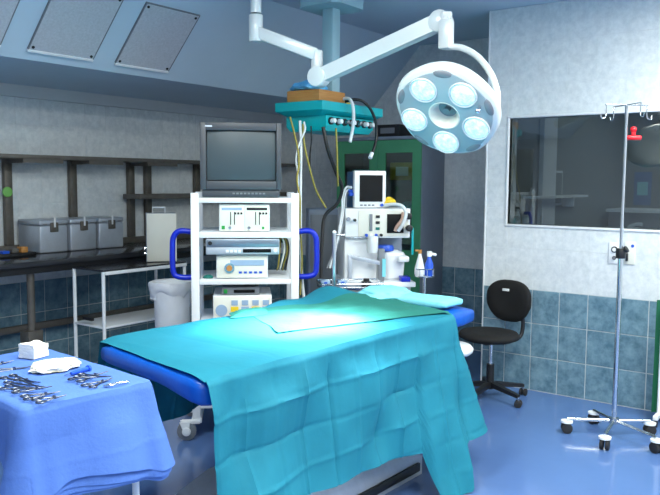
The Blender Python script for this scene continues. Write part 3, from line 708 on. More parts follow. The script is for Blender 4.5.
# recorder on white device
o, wd, ht = on_cart('camera_controller', 'white camera controller with round socket under the silver recorder', 'medical device', 216.5, 268, 255.3, 279, .33, m_white)
p = bitb(o, 'front_panel', m_cream, -wd/2+.006, wd/2-.006, .006, ht-.006)
B().bb(-.07, .13, -.009, -.0055, ht*.55, ht-.03).build('print_strip', m_display, p)
B().cyl((-.075, -.005, ht*.45), (-.075, -.014, ht*.45), .03, n=24).build('socket_ring', m_steel, p)
B().cyl((-.075, -.013, ht*.45), (-.075, -.028, ht*.45), .017, n=20).build('camera_plug', m_wood, p)
for k in range(5): B().bb(-.02+k*.03, -.002+k*.03, -.009, -.0055, .03, .042).build('button', m_bluecap, p)
o, wd, ht = on_cart('video_recorder', 'silver video recorder resting on the white camera controller', 'recorder', 206.5, 279.5, 239, 254.8, .30, m_alu, y=.0)
bitb(o, 'upper_fascia', mat('fascia', srgb(120, 134, 152), .3, metal=.5, var=.04), -wd/2+.004, wd/2-.004, ht*.5, ht-.004, .004)
bitb(o, 'lower_flap', m_alu, -wd/2+.004, wd/2-.004, .004, ht*.46, .006)
bitb(o, 'display_window', m_lcd, .0, wd/2-.05, ht*.15, ht*.38, .008)
for k in range(4): bitb(o, 'button', m_white, -.10+k*.024, -.082+k*.024, ht*.15, ht*.32, .009)
B().cyl((-wd/2+.025, -.004, ht*.75), (-wd/2+.025, -.01, ht*.75), .012, n=16).build('power_button', m_black, o)
B().cyl((wd/2-.025, -.006, ht*.28), (wd/2-.025, -.016, ht*.28), .011, n=16).build('jog_dial', m_white, o)
# lower devices
o, wd, ht = on_cart('electrosurgical_unit', 'white electrosurgical unit with yellow and blue panels on the lower cart shelf', 'medical device', 213, 272, 296.5, 321.8, .36, m_white)
p = bitb(o, 'front_panel', m_cream, -wd/2+.006, wd/2-.006, .006, ht-.006)
for k, mm in enumerate((m_yellow, m_display, m_yellow, m_display)):
    x = -.07+k*.062
    B().bb(x, x+.046, -.009, -.0055, ht*.36, ht*.56).build('control_field', mm, p)
    B().bb(x+.004, x+.042, -.010, -.0055, ht*.62, ht*.82).build('digit_display', m_display, p)
    B().bb(x+.006, x+.04, -.010, -.0055, ht*.16, ht*.28).build('touch_key', m_white, p)
B().cyl((-.125, -.005, ht*.42), (-.125, -.01, ht*.42), .035, n=24).build('dial_plate', m_display, p)
o, wd, ht = on_cart('insufflator', 'small grey unit with green button on the electrosurgical unit', 'medical device', 221.5, 259.5, 288.3, 296.2, .25, m_grey, y=.04)
bitb(o, 'power_button', m_btn, -wd/2+.014, -wd/2+.034, ht*.25, ht*.75, .006)
bitb(o, 'display_window', m_lcd, -.04, .085, ht*.3, ht*.7, .004)
tb = CF @ Vector((cx_(208), .08, cz_(279.5)))
crumple('teal_cloth', (tb.x, tb.y, tb.z+.004), .03, .03, .016, m_green, 'little teal cloth tucked beside the white camera controller', 'cloth', 1.7, F=Matrix())
for k in range(4):
    xx = cx_(281+k*3)
    cable('cart_cable', [CF @ Vector((xx-.02, .36, cz_(243))), CF @ Vector((xx, .2+.03*k, cz_(238+k*2))), CF @ Vector((xx+.012*math.sin(k), .16, cz_(252))), CF @ Vector((xx-.01, .14+.02*k, cz_(268))), CF @ Vector((xx-.01, .30, cz_(276)))], .0055, (m_ycable, m_gauze, m_ycable, m_black)[k],
          ('yellow cable loop at the back of the recorder', 'pale cable loop among yellow cables beside the recorder', 'yellow cable drooping past the camera controller', 'black cable drooping behind the cart post')[k])

# ------------------------------------------------------------------ green glass cabinet in the recess
cab = thing('glass_cabinet', 'tall green fronted cabinet with glass doors and grey sides', 'cabinet', (5.87, 3.30, 0))
CW_, CDp, CH_ = .92, .42, 1.925
B().bb(.0, CDp, 0, .018, .05, CH_).build('side_panel', m_cabgrey, cab, bevel=.002)
B().bb(.0, CDp, CW_-.018, CW_, .05, CH_).build('side_panel', m_cabgrey, cab, bevel=.002)
B().bb(CDp-.012, CDp, .018, CW_-.018, .05, CH_).build('back_panel', m_cabgrey, cab)
B().bb(-.004, CDp, .0, CW_, CH_, CH_+.03).build('top_panel', m_cabgrey, cab, bevel=.003)
B().bb(.0, CDp, .018, CW_-.018, .05, .08).build('bottom_panel', m_cabgrey, cab)
B().bb(.02, CDp-.02, .02, CW_-.02, 0, .05).build('plinth', m_black, cab)
for z in (.5, .95, 1.28, 1.56): B().bb(.03, CDp-.012, .018, CW_-.018, z-.012, z).build('shelf', m_cglass if z > 1 else m_cabgrey, cab)
for y0_, y1_ in ((.004, CW_/2-.002), (CW_/2+.002, CW_-.004)):
    dd = B()
    for a in ((y0_, y0_+.085, .09, CH_-.005), (y1_-.085, y1_, .09, CH_-.005), (y0_+.085, y1_-.085, CH_-.12, CH_-.005), (y0_+.085, y1_-.085, .09, .18), (y0_+.085, y1_-.085, .82, .93)): dd.bb(-.02, -.001, *a)
    do = dd.build('door', m_cabgreen, cab)
    B().bb(-.012, -.008, y0_+.085, y1_-.085, .93, CH_-.12).build('glass_pane', m_cglass, do, smooth=False)
    B().bb(-.016, -.005, y0_+.085, y1_-.085, .18, .82).build('door_panel', m_cabgreen, do, smooth=False)
    yh = y1_-.04 if y0_ < .1 else y0_+.04
    B().cyl((-.045, yh, 1.0), (-.045, yh, 1.12), .008, n=10).cyl((-.045, yh, 1.01), (-.02, yh, 1.01), .006, n=8).cyl((-.045, yh, 1.11), (-.02, yh, 1.11), .006, n=8).build('handle', m_steel, do)
def cab_box(name, y0_, y1_, x0, x1, z, h, m, label, cat):
    o = thing(name, label, cat, (5.87+(x0+x1)/2, 3.30+(y0_+y1_)/2, z))
    B().bb(-(x1-x0)/2, (x1-x0)/2, -(y1_-y0_)/2, (y1_-y0_)/2, .001, h).build('carton', m, o, bevel=.003)
    B().bb(-(x1-x0)/2-.002, -(x1-x0)/2+.001, -(y1_-y0_)/4, (y1_-y0_)/4, h*.25, h*.75).build('printed_label', m_gauze, o)
    return o
m_box = mat('box_olive', srgb(176, 160, 60), .6, var=.1)
cab_box('supply_box', .1, .36, .04, .26, 1.56, .16, m_box, 'yellow supply box with white label behind the cabinet glass', 'box')
cab_box('supply_box', .55, .82, .1, .3, 1.56, .10, m_ltdrape, 'pale flat package behind the far cabinet door', 'package')
for k, (yy, zz, w_) in enumerate(((.2, 1.28, .1), (.16, .95, .12), (.68, 1.28, .12), (.66, .95, .1))):
    crumple('wrapped_pack', (5.87+.2, 3.30+yy+.03, zz+.035), .1, w_, .055, (m_ltdrape, m_gauze, m_cabgrey, m_ltdrape)[k], ('pale wrapped pack on the middle shelf of the green cabinet', 'white wrapped pack on the lower shelf of the green cabinet', 'grey wrapped pack behind the far door of the green cabinet', 'pale soft pack low behind the far cabinet door')[k], 'package', 3.+k, F=Matrix())
bx = thing('equipment_case', 'small black box standing on top of the green cabinet', 'box', (5.93, 3.66, CH_+.03))
B().bb(-.03, .25, -.1, .16, .001, .11).build('body', m_black, bx, bevel=.006); B().bb(-.034, -.029, -.05, .1, .03, .08).build('front_plate', m_grey, bx)

# ------------------------------------------------------------------ anaesthesia machine
AD = 5.1; AS = FPX/AD; a0 = dep(378, 222, AD); ARZ = math.radians(-46); AF = frame((a0.x, a0.y, 0), ARZ)
ax_ = lambda px: (px-378)/AS
az_ = lambda py: CAMH-(py-181.2)/AS
an = thing('anaesthesia_machine', 'white anaesthesia machine with flow meters and bellows window', 'medical device', (a0.x, a0.y, 0), ARZ)
zt_ = az_(208.5); zm = az_(238)
ub = B().bb(ax_(345), ax_(411), 0, .36, zm, zt_).build('upper_housing', m_white, an, bevel=.006)
fp = B().bb(ax_(358), ax_(409), -.006, .001, zm+.012, zt_-.012).build('front_panel', m_cream, an, bevel=.002)
wn = B().bb(ax_(387), ax_(404), -.012, -.005, az_(233), az_(214)).build('bellows_window', m_lcd, an, bevel=.002)
B().tube([(ax_(395), -.016, az_(231)), (ax_(397), -.018, az_(226)), (ax_(402), -.02, az_(219)), (ax_(403), -.02, az_(212))], .012, n=10).build('pink_tube', mat('pink_tube', srgb(206, 168, 150), .5, var=.04), wn)
fm = B().bb(ax_(369), ax_(372), -.014, -.005, az_(231), az_(214)).build('flow_meter', m_grey, an, bevel=.002)
for py in (216.5, 222.5, 228.5): B().bb(ax_(375.5), ax_(379.5), -.012, -.005, az_(py+1.3), az_(py-1.3)).build('gauge_switch', m_black if py < 225 else m_green, an, bevel=.001)
for k in range(4): B().cyl((ax_(366+5*k), -.005, az_(235)), (ax_(366+5*k), -.022, az_(235)), .010, n=12).build('flow_knob', (m_bluecap, m_white, m_bluecap, m_black)[k], an)
for px, py in ((408, 216), (409, 228)):
    B().cyl((ax_(px), -.006, az_(py)), (ax_(px), -.05, az_(py)), .022, n=16).build('black_valve', m_black, an, bevel=.004)
for px, py in ((347.5, 219), (354, 220)):
    B().cyl((ax_(px), .0, az_(py)), (ax_(px), -.03, az_(py)), .014 if px < 350 else .01, n=12).build('suction_valve', m_steel if px < 350 else m_black, an)
B().bb(ax_(345), ax_(378), .03, .36, az_(285), zm).build('side_column', m_white, an, bevel=.006)
B().bb(ax_(378), ax_(411), .24, .36, az_(285), zm).build('rear_panel', m_cabgrey, an)
B().bb(ax_(340), ax_(414), -.1, .38, az_(286), az_(281)).build('work_shelf', m_white, an, bevel=.004)
B().bb(ax_(343), ax_(412), -.02, .36, .12, az_(286)).build('lower_cabinet', m_white, an, bevel=.008)
for z0_, z1_ in ((.14, .36), (.38, .58), (.6, az_(288))):
    dw = B().bb(ax_(347), ax_(408), -.036, -.02, z0_, z1_).build('drawer', m_cream, an, bevel=.004); B().bb(-.08, .08, -.05, -.036, z1_-.05, z1_-.035).build('handle', m_grey, dw)
for x in (ax_(347), ax_(407)):
    for y in (.02, .32): B().cyl((x-.015, y, .05), (x+.015, y, .05), .05, n=18).cyl((x, y, .06), (x, y, .12), .012, n=8).build('caster', m_rubber, an)
B().tube([(ax_(344), -.02, az_(234.5)), (ax_(334), -.03, az_(234)), (ax_(332), -.03, az_(235))], .006, n=8, sub=3).build('rail', m_steel, an)
B().cyl((ax_(345), -.03, az_(237)), (ax_(379), -.03, az_(237)), .006, n=8).build('front_rail', m_steel, an)
B().bb(ax_(413), ax_(415), .0, .02, az_(255), az_(228)).build('teal_hose_strip', m_teal, an, bevel=.003)
# breathing parts
gj = B().lathe([(.035, 0), (.037, .03), (.037, .1), (.03, .11)], Matrix.Translation((ax_(372), -.03, az_(252)))).build('glass_jar', m_wcable, an); B().cyl((ax_(372), -.03, az_(238.5)), (ax_(372), -.03, az_(242)), .03, n=18).build('jar_cap', m_steel, gj)
cn = B().lathe([(.085, 0), (.1, .015), (.105, .09), (.11, .17), (.1, .185), (.065, .195), (.06, .2)], Matrix.Translation((ax_(393), .1, az_(281)+.001)), n=32).build('absorber_canister', m_white, an)
B().lathe([(.058, 0), (.06, .02), (.05, .038)], Matrix.Translation((ax_(388), .07, az_(281)+.2)), n=24).build('canister_lid', m_bluecap, cn)
B().bb(ax_(398), ax_(409), -.05, .1, az_(281)+.13, az_(281)+.17).build('canister_lip', m_white, cn, bevel=.01)
B().bb(ax_(377), ax_(384), -.06, -.02, az_(281)+.001, az_(248)).build('absorber_valve_block', m_grey, an, bevel=.012)
B().bb(ax_(381), ax_(384.5), -.066, -.056, az_(276), az_(258)).build('printed_tag', m_ltdrape, an)
B().bb(ax_(400), ax_(409), -.09, .0, az_(281)+.001, az_(276)).build('blue_tray', m_bhandle, an, bevel=.004)
B().beam((ax_(349), -.04, az_(256)), (ax_(381), -.05, az_(263)), .02, .028).build('bracket_arm', m_alu, an, bevel=.004)
B().bb(ax_(347), ax_(351), -.05, -.02, az_(279), az_(254)).build('bracket_post', m_alu, an, bevel=.003)
# patient monitor on top
MZ = math.radians(-38); mp = AF @ Vector((ax_(369)+.0, .14, zt_))
pm = thing('patient_monitor', 'white framed patient monitor with blue sides on the anaesthesia machine', 'monitor', mp, MZ)
mw, mh = .225, .255
B().bb(-mw/2, mw/2, -.1, -.055, .004, mh).build('front_bezel', m_white, pm, bevel=.006)
B().bb(-mw/2+.004, mw/2-.004, -.055, .1, .002, mh-.006).build('rear_housing', mat('monitor_blue', srgb(28, 86, 128), .4, var=.05), pm, bevel=.006)
B().bb(-mw/2+.035, mw/2-.025, -.103, -.098, .045, mh-.03).build('screen', m_lcd, pm)
B().cyl((mw/2-.03, -.1, .022), (mw/2-.03, -.112, .022), .011, n=14).build('control_knob', m_bluecap, pm)
for k in range(4): B().bb(-mw/2+.04+k*.028, -.055+k*.028, -.103, -.099, .016, .026).build('button', m_grey, pm)
MM = frame(mp, MZ)
for k, (zz, mm) in enumerate(((.14, m_wcable), (.115, m_wcable), (.095, m_bluecap))):
    o = cable('sensor_lead', [MM @ Vector((-mw/2+.0, -.03-.02*k, zz)), MM @ Vector((-mw/2-.04, -.05, zz+.004)), MM @ Vector((-mw/2-.075+.012*k, -.07, zz-.05)), MM @ Vector((-mw/2-.09+.01*k, -.1, zz-.16)), MM @ Vector((-mw/2-.12, -.12, zz-.32)), MM @ Vector((-mw/2-.16-.02*k, -.13, .0-.40))], .007, m_wcable if k < 2 else m_grey,
          ('white sensor lead plugged highest into the monitor side', 'white sensor lead plugged in below the highest one', 'grey sensor lead with blue plug on the monitor side')[k])
    B().cyl(MM @ Vector((-mw/2+.0, -.03-.02*k, zz)), MM @ Vector((-mw/2-.03, -.035-.02*k, zz)), .012, n=10).build('plug', m_white if k == 0 else m_bluecap, o)
yc = AF @ Vector((ax_(391), .1, zt_)); crumple('yellow_cloth', (yc.x, yc.y, yc.z+.028), .055, .055, .05, m_yellow, 'bright yellow cloth on the anaesthesia machine beside the monitor', 'cloth', 6.6, F=Matrix(), amp=.5)
hs = cable('breathing_hose', [AF @ Vector((ax_(384), .0, zt_+.02)), AF @ Vector((ax_(392), -.03, zt_+.03)), AF @ Vector((ax_(400), -.06, zt_+.02)), AF @ Vector((ax_(404), -.07, zt_-.03)), AF @ Vector((ax_(401), -.07, zt_-.1)), AF @ Vector((ax_(397), -.05, zt_-.15))], .012, m_wcable, 'white breathing hose arching across the top of the anaesthesia machine')
# grey machine at its left and steel side table in front
gm = dep(330, 245, 5.55); GF = math.radians(-48)
o = thing('grey_device_cabinet', 'grey wheeled device cabinet behind the patient monitor leads', 'cabinet', (gm.x, gm.y, 0), GF)
B().bb(-.16, .09, 0, .3, .1, az_(206)-.04).build('body', m_cabgrey, o, bevel=.01); B().bb(-.145, .085, -.008, .001, .5, az_(206)-.08).build('door', m_grey, o, bevel=.004)
B().bb(-.15, .09, -.012, .002, .3, .48).build('vent_panel', m_black, o)
for x in (-.13, .07):
    for y in (.04, .26): B().cyl((x-.012, y, .05), (x+.012, y, .05), .05, n=16).cyl((x, y, .06), (x, y, .102), .01, n=8).build('caster', m_rubber, o)
st0 = dep(350, 286, 4.74); SRZ = math.radians(-44); SF = frame((st0.x, st0.y, 0), SRZ); sz = st0.z
st = thing('side_table', 'steel side table with rail in front of the anaesthesia machine', 'table', (st0.x, st0.y, 0), SRZ)
sx = lambda px: (px-350)/155.
B().bb(sx(321), sx(382), -.06, .16, sz-.018, sz).build('table_top', m_steel, st, bevel=.003)
B().tube([(sx(321), -.06, sz+.02), (sx(382), -.06, sz+.02), (sx(382), .16, sz+.02), (sx(321), .16, sz+.02)], .005, n=8, sub=1, closed=True).build('rail', m_chrome, st)
for x in (sx(324), sx(379)):
    for y in (-.04, .14): B().cyl((x, y, 0), (x, y, sz-.018), .01, n=10).build('leg', m_steel, st)
B().bb(sx(324), sx(379), -.04, .14, .25, .265).build('shelf', m_steel, st)
o = thing('drape_pole', 'thin steel pole rising beside the side table', 'pole', dep(334, 290, 4.55)*1)
B().cyl((0, 0, -dep(334, 290, 4.55).z+.02), (0, 0, dep(334, 232, 4.55).z-dep(334, 290, 4.55).z), .0115, n=12).build('tube', m_chrome, o)
B().ball((0, 0, dep(334, 232, 4.55).z-dep(334, 290, 4.55).z), .013).build('end_cap', m_white, o); B().cyl((0, 0, -dep(334, 290, 4.55).z), (0, 0, -dep(334, 290, 4.55).z+.025), .06, n=24).build('foot', m_black, o)
def on_side(name, px, y, label, cat): return thing(name, label, cat, SF @ Vector((sx(px), y, sz+.001)), SRZ)
o = on_side('small_device', 367, .02, 'small black device on the steel side table', 'device'); B().bb(-.028, .028, -.025, .025, 0, .026).build('body', m_black, o, bevel=.005); B().cyl((0, 0, .026), (0, 0, .042), .02, n=16).build('lid', m_black, o)
for k, px in enumerate((327, 344)):
    o = on_side('medicine_box', px, .06, ('pale blue little box at the end of the side table', 'pale blue little box at the middle of the side table')[k], 'box'); B().bb(-.028, .028, -.02, .02, 0, .028).build('carton', m_display, o, bevel=.002); B().bb(-.01, .01, -.022, -.019, .006, .022).build('printed_label', m_bluecap, o)
# wire basket with bottles beside the machine
b0 = dep(424.5, 276, 5.02)
bs = thing('wire_basket_stand', 'wire basket stand holding spray bottles beside the anaesthesia machine', 'stand', (b0.x, b0.y, 0))
for z_ in (b0.z, b0.z+.05): B().tube([(.062*math.cos(q*PI/8), .062*math.sin(q*PI/8), z_) for q in range(16)], .004, n=6, sub=1, closed=True).build('basket_ring', m_chrome, bs)
for q in range(8): B().cyl((.062*math.cos(q*PI/4), .062*math.sin(q*PI/4), b0.z), (.062*math.cos(q*PI/4), .062*math.sin(q*PI/4), b0.z+.05), .0025, n=6).build('basket_wire', m_chrome, bs)
B().cyl((0, 0, b0.z-.004), (0, 0, b0.z), .062, n=24).build('basket_floor', m_white, bs)
B().cyl((0, 0, .02), (0, 0, b0.z-.004), .011, n=12).build('pole', m_chrome, bs); B().cyl((0, 0, 0), (0, 0, .02), .09, n=28).build('foot', m_black, bs)
o = thing('spray_bottle', 'translucent white cone shaped bottle in the wire basket', 'bottle', dep(419.5, 276, 5.02)+Vector((0, 0, .001)))
B().lathe([(.027, .0), (.034, .01), (.034, .05), (.02, .105), (.011, .14), (.011, .15)], n=20).build('bottle_body', m_white, o); B().cyl((0, 0, .15), (0, 0, .175), .013, n=12).cyl((0, 0, .168), (-.03, .02, .172), .006, n=8).build('nozzle', m_wood, o)
o = thing('spray_bottle', 'blue bottle with white cap in the wire basket', 'bottle', dep(429, 276, 5.02)+Vector((0, 0, .001)))
B().lathe([(.025, .0), (.028, .01), (.028, .08), (.014, .115), (.012, .13)], n=20).build('bottle_body', m_bluecap, o); B().cyl((0, 0, .13), (0, 0, .165), .017, n=14).cyl((0, 0, .15), (.035, -.03, .14), .01, n=8).build('cap', m_white, o)

# ------------------------------------------------------------------ bench, shelves, boxes along the back wall
BH, BY0 = 1.0, 4.54
bn = thing('workbench', 'long black topped workbench along the tiled back wall', 'bench', (3.9, BY0, 0))
B().bb(-2.4, 1.55, 0, YB-BY0-.012, BH-.035, BH).build('worktop', m_bench, bn, bevel=.004)
B().bb(-2.4, 1.55, .03, .05, BH-.085, BH-.035).build('front_rail', m_black, bn)
B().bb(-2.4, 1.55, YB-BY0-.04, YB-BY0-.013, BH, BH+.05).build('rear_curb', m_dkmetal, bn, bevel=.002)
for x in (-1.9, on(31, 300, 1, BY0+.1).x-3.9, 1.25):
    lg = B().cyl((x, .1, .03), (x, .1, BH-.036), .026, n=14).build('leg', m_dkmetal, bn)
    B().bb(x-.055, x+.055, .05, .16, .43, .52).build('sleeve', m_dkmetal, lg, bevel=.006)
    B().cyl((x, .1, 0), (x, .1, .03), .05, n=16).build('foot', m_black, lg)
B().bb(-1.9, 1.25, .62, .66, .40, .45).build('stretcher', m_dkmetal, bn, bevel=.004)
for x in (-1.9, 1.25): B().bb(x-.02, x+.02, .1, .66, .40, .45).build('cross_bar', m_dkmetal, bn, bevel=.004)
# shelving frame on the wall
wf = thing('shelving_frame', 'dark metal shelving frame fixed to the back wall above the workbench', 'shelving', (3.9, YB, BH+.05))
g_ = lambda px: on(px, 200, 1, YB-.05).x-3.9
for px in (9, 74, 132, 149, 198, 290):
    po = B().bb(g_(px)-.03, g_(px)+.03, -.055, -.012, .001, 1.695-BH-.05).build('upright', m_dkmetal, wf, bevel=.003)
    if px in (9, 74, 132, 198): B().bb(g_(px)-.03, g_(px)+.3, -.30, -.27, 1.665-BH-.05, 1.695-BH-.05).bb(g_(px)-.015, g_(px)+.015, -.29, -.05, 1.665-BH-.05, 1.695-BH-.05).build('bracket', m_dkmetal, po)
B().bb(-2.4, g_(300), -.30, -.012, 1.695-BH-.05, 1.725-BH-.05).build('upper_shelf', m_dkmetal, wf, bevel=.003)
B().bb(on(140, 196, 1, YB-.28).x-3.9, g_(300), -.28, -.056, 1.385-BH-.05, 1.425-BH-.05).build('lower_shelf', m_dkmetal, wf, bevel=.003)
gp = on(8, 192, 1, YB-.075)
B().cyl((gp.x-3.9, -.056, gp.z-BH-.05), (gp.x-3.9, -.075, gp.z-BH-.05), .038, n=24).build('green_knob', mat('lime_green', srgb(120, 186, 96), .5, var=.04), wf, bevel=.004)
def sterile_box(x, label):
    o = thing('sterilisation_box', label, 'box', (x, 4.97, BH+.001), 0, 'aluminium boxes on the workbench')
    B().bb(0, .235, 0, .28, 0, .205).build('container', m_alu, o, bevel=.012, seg=3)
    ld = B().bb(-.004, .239, -.004, .284, .207, .245).build('lid', m_alu, o, bevel=.012, seg=3)
    la = B().bb(.085, .15, -.012, -.001, .155, .225).build('latch', m_dkmetal, o, bevel=.003)
    B().bb(.11, .124, -.018, -.011, .19, .262).build('latch_lever', m_white, la, bevel=.002)
    for xx in (.025, .175): B().bb(xx, xx+.035, -.003, .001, .212, .232).build('label_holder', m_dkmetal, o)
    return o
sterile_box(3.175, 'aluminium sterilisation box on the bench, end one of three beside the bare wall')
sterile_box(3.435, 'aluminium sterilisation box standing between the two other boxes on the bench')
sterile_box(3.695, 'aluminium sterilisation box on the bench, end one of three beside the cream case')
o = thing('small_tray', 'dark flat tray with odds and ends at the bare end of the workbench', 'tray', (2.93, 4.95, BH+.001)); B().bb(-.14, .14, -.1, .1, 0, .03).build('tray_body', m_black, o, bevel=.006)
for k in range(3): B().bb(-.11+k*.07, -.06+k*.07, -.09, -.03, .03, .05+.01*k).build('small_item', (m_bluecap, m_dkmetal, m_wood)[k], o, bevel=.003)
# white framed trolley
TX0, TX1, TY0, TY1, TZ = 3.115, 3.86, 4.16, 4.50, .945
tr = thing('instrument_trolley', 'white framed trolley with dark top standing before the workbench', 'trolley', (TX0, TY0, 0))
wx, wy = TX1-TX0, TY1-TY0
B().bb(.0, wx, 0, wy, TZ-.012, TZ).build('tray_top', m_bench, tr)
B().bb(.02, wx, -.008, .012, TZ-.035, TZ-.012).build('front_edge', m_white, tr, bevel=.002)
B().bb(0, wx, 0, wy, .545, .56).build('lower_shelf', m_white, tr, bevel=.003)
for x in (.01, wx-.01):
    for y in (.01, wy-.01):
        lg = B().cyl((x, y, .06), (x, y, TZ-.012), .0125, n=10).build('leg', m_white, tr)
        B().cyl((x-.012, y, .03), (x+.012, y, .03), .03, n=14).build('caster', m_rubber, lg)
B().box((.0, wy/2, .60), (.02, .1, .02)).build('clip', m_black, tr)
# cream case on the trolley
cp0 = dep(166, 271, 5.0)
cc = thing('cream_case', 'flat cream metal case with top handle standing beside the cart', 'case', (TX0+.595, TY0+.10, TZ+.001), math.radians(-40))
B().bb(-.11, .11, 0, .10, 0, .36).build('body', m_cabgrey, cc, bevel=.005); B().bb(-.104, .11, -.008, .0, .004, .357).build('door', m_cream, cc, bevel=.003)
B().tube([(-.06, .05, .358), (-.06, .05, .40), (.03, .05, .40), (.03, .05, .358)], .006, n=8, sub=1).build('handle', m_white, cc)
for z_ in (.06, .1): B().cyl((-.1, .05, z_), (-.125, .05, z_), .014, n=12).build('connector', m_chrome, cc)
# waste bin with liner
bp_ = dep(172.5, 300, 5.1)
wb_ = thing('waste_bin', 'white waste bin with a loose plastic liner between cart and trolley', 'bin', (bp_.x, bp_.y, 0))
bz = dep(172.5, 283, 5.1).z
B().lathe([(.10, 0), (.105, .01), (.125, bz-.03), (.118, bz-.03), (.1, .02)], n=32).build('bin_body', m_bag, wb_)
R_ = []
for i in range(49):
    t = 2*PI*i/48; fl = .02*math.sin(3*t+1)+.012*math.sin(7*t); row = []
    for j in range(12):
        e = j/11
        r = .112+.03*math.sin(PI*min(1, e*1.2))+.012*nz(math.cos(t)*4, math.sin(t)*4, e*4) if j > 2 else .104+.008*j
        if math.cos(t-2.3) > .75: r += .035*e*(math.cos(t-2.3)-.75)*4
        z = bz-.02+.04*math.sin(PI*min(1, e*1.6)*.9)-(.12+fl*1.5)*max(0, e-.25)
        row.append((r*math.cos(t), r*math.sin(t), z))
    R_.append(row)
grid_mesh('bin_liner', R_, m_bag, wb_, ang=80)

# ------------------------------------------------------------------ black swivel chair and white stool
def five_star(o, r, z, m, mw, a0, hub, caster_r=.026):
    for k in range(5):
        a = a0+2*PI*k/5; ex, ey = r*math.cos(a), r*math.sin(a)
        lg = B(); lg.loft([[Vector((hub*.4*math.cos(a), hub*.4*math.sin(a), z+.03))+Vector((-math.sin(a), math.cos(a), 0))*s1*.022+Vector((0, 0, s2*.018)) for s1, s2 in ((1, 1), (-1, 1), (-1, -1), (1, -1))],
                           [Vector((ex, ey, z))+Vector((-math.sin(a), math.cos(a), 0))*s1*.014+Vector((0, 0, s2*.011)) for s1, s2 in ((1, 1), (-1, 1), (-1, -1), (1, -1))]])
        lo = lg.build('base_leg', m, o, bevel=.004)
        t = Vector((-math.sin(a+.6), math.cos(a+.6), 0)); c = Vector((ex, ey, caster_r))
        wl = B().cyl(c+t*.008, c+t*.024, caster_r, n=18).cyl(c-t*.008, c-t*.024, caster_r, n=18).build('caster', mw, lo, bevel=.003)
        B().cyl(c+Vector((0, 0, caster_r*.5)), (ex, ey, z), .009, n=8).build('caster_stem', m_steel, lo)
ch = thing('swivel_chair', 'black fabric swivel chair with rounded backrest beside the tiled wall', 'chair', (4.955, 2.20, 0), 0)
five_star(ch, .27, .075, m_black, m_rubber, math.radians(-38), .05)
B().cyl((0, 0, .07), (0, 0, .25), .028, n=16).build('gas_column_sleeve', m_black, ch); B().cyl((0, 0, .25), (0, 0, .41), .016, n=14).build('gas_column', m_chrome, ch)
chd = math.radians(-32)                                          # towards the backrest
CM = rotz(chd)
se = B().lathe([(.02, .0), (.17, .003), (.205, .02), (.21, .04), (.195, .058), (.12, .062), (.01, .058)], Matrix.Translation((-.02, 0, .425)) @ Matrix.Diagonal((1.02, 1.05, 1, 1)), n=36).build('seat', m_blackf, ch, ang=60); se.matrix_local = CM
B().bb(-.1, .1, -.08, .08, .405, .428).build('seat_mechanism', m_black, ch, bevel=.006).matrix_local = CM
B().tube([(.05, 0, .415), (.2, 0, .415), (.255, 0, .44), (.27, 0, .52), (.255, 0, .62)], .014, n=10).build('back_support', m_black, ch, ang=80).matrix_local = CM
bkq = B(); n_ = 40; outl = []
for k in range(n_):
    t = 2*PI*k/n_; cxx, szz = math.cos(t), math.sin(t); e_ = .75
    yy = .182*math.copysign(abs(cxx)**e_, cxx)*(1+.06*szz-.1*(szz < -.2)*abs(szz)); zz = .155*math.copysign(abs(szz)**.85, szz)
    outl.append((yy, zz))
rings = []
for sc_, xo in ((.02, -.018), (.6, -.022), (.9, -.02), (.985, -.006), (1.0, .01), (.96, .026), (.7, .034), (.02, .036)):
    rings.append([(xo+.235+.5*(y*sc_)**2*-1.2, y*sc_, .68+z*sc_) for y, z in outl])
bkq.loft(rings); bo = bkq.build('backrest', m_blackf, ch, ang=60); bo.matrix_local = rotz(math.radians(-8))
B().bb(.198, .212, -.01, .04, .755, .772).build('white_label', m_white, bo, bevel=.001)
so_ = thing('round_stool', 'white round stool tucked under the drape at the foot of the table', 'stool', (4.325, 2.225, 0), 0)
five_star(so_, .23, .07, m_white, m_white, math.radians(-35), .04, .025)
B().cyl((0, 0, .08), (0, 0, .44), .02, n=14).build('column', m_chrome, so_)
B().lathe([(.02, .44), (.15, .442), (.165, .455), (.17, .475), (.155, .495), (.08, .502), (.01, .502)], n=36).build('seat', m_white, so_, ang=60)

# ------------------------------------------------------------------ IV stand
ivp = onz(614, 420.7, .09); IVX, IVY = ivp.x, ivp.y; IVD = (ivp-EYE).dot(FW)
iv = thing('drip_stand', 'steel drip stand on five castered legs in front of the window wall', 'drip stand', (IVX, IVY, 0))
B().cyl((0, 0, .09), (0, 0, 1.10), .0155, n=16).build('lower_pole', m_chrome, iv); B().cyl((0, 0, 1.10), (0, 0, 2.01), .0105, n=14).build('upper_pole', m_chrome, iv)
B().cyl((0, 0, .075), (0, 0, .11), .03, n=20).build('hub', m_steel, iv)
for u, v in ((567, 418.5), (605, 434.5), (657, 437.5), (594, 410), (650, 420.5)):
    q = onz(u, v, .09); ex, ey = q.x-IVX, q.y-IVY
    lg = B().cyl((0, 0, .092), (ex, ey, .088), .011, n=12).build('base_leg', m_chrome, iv)
    B().cyl((ex, ey, .066), (ex, ey, .078), .036, n=20).build('bumper', m_white, lg); t = Vector((-ey, ex, 0)).normalized(); c = Vector((ex, ey, .033))
    B().cyl(c+t*.006, c+t*.026, .033, n=18).cyl(c-t*.006, c-t*.026, .033, n=18).build('caster', m_rubber, lg, bevel=.003)
camr = Vector((RT0.x, RT0.y, 0))
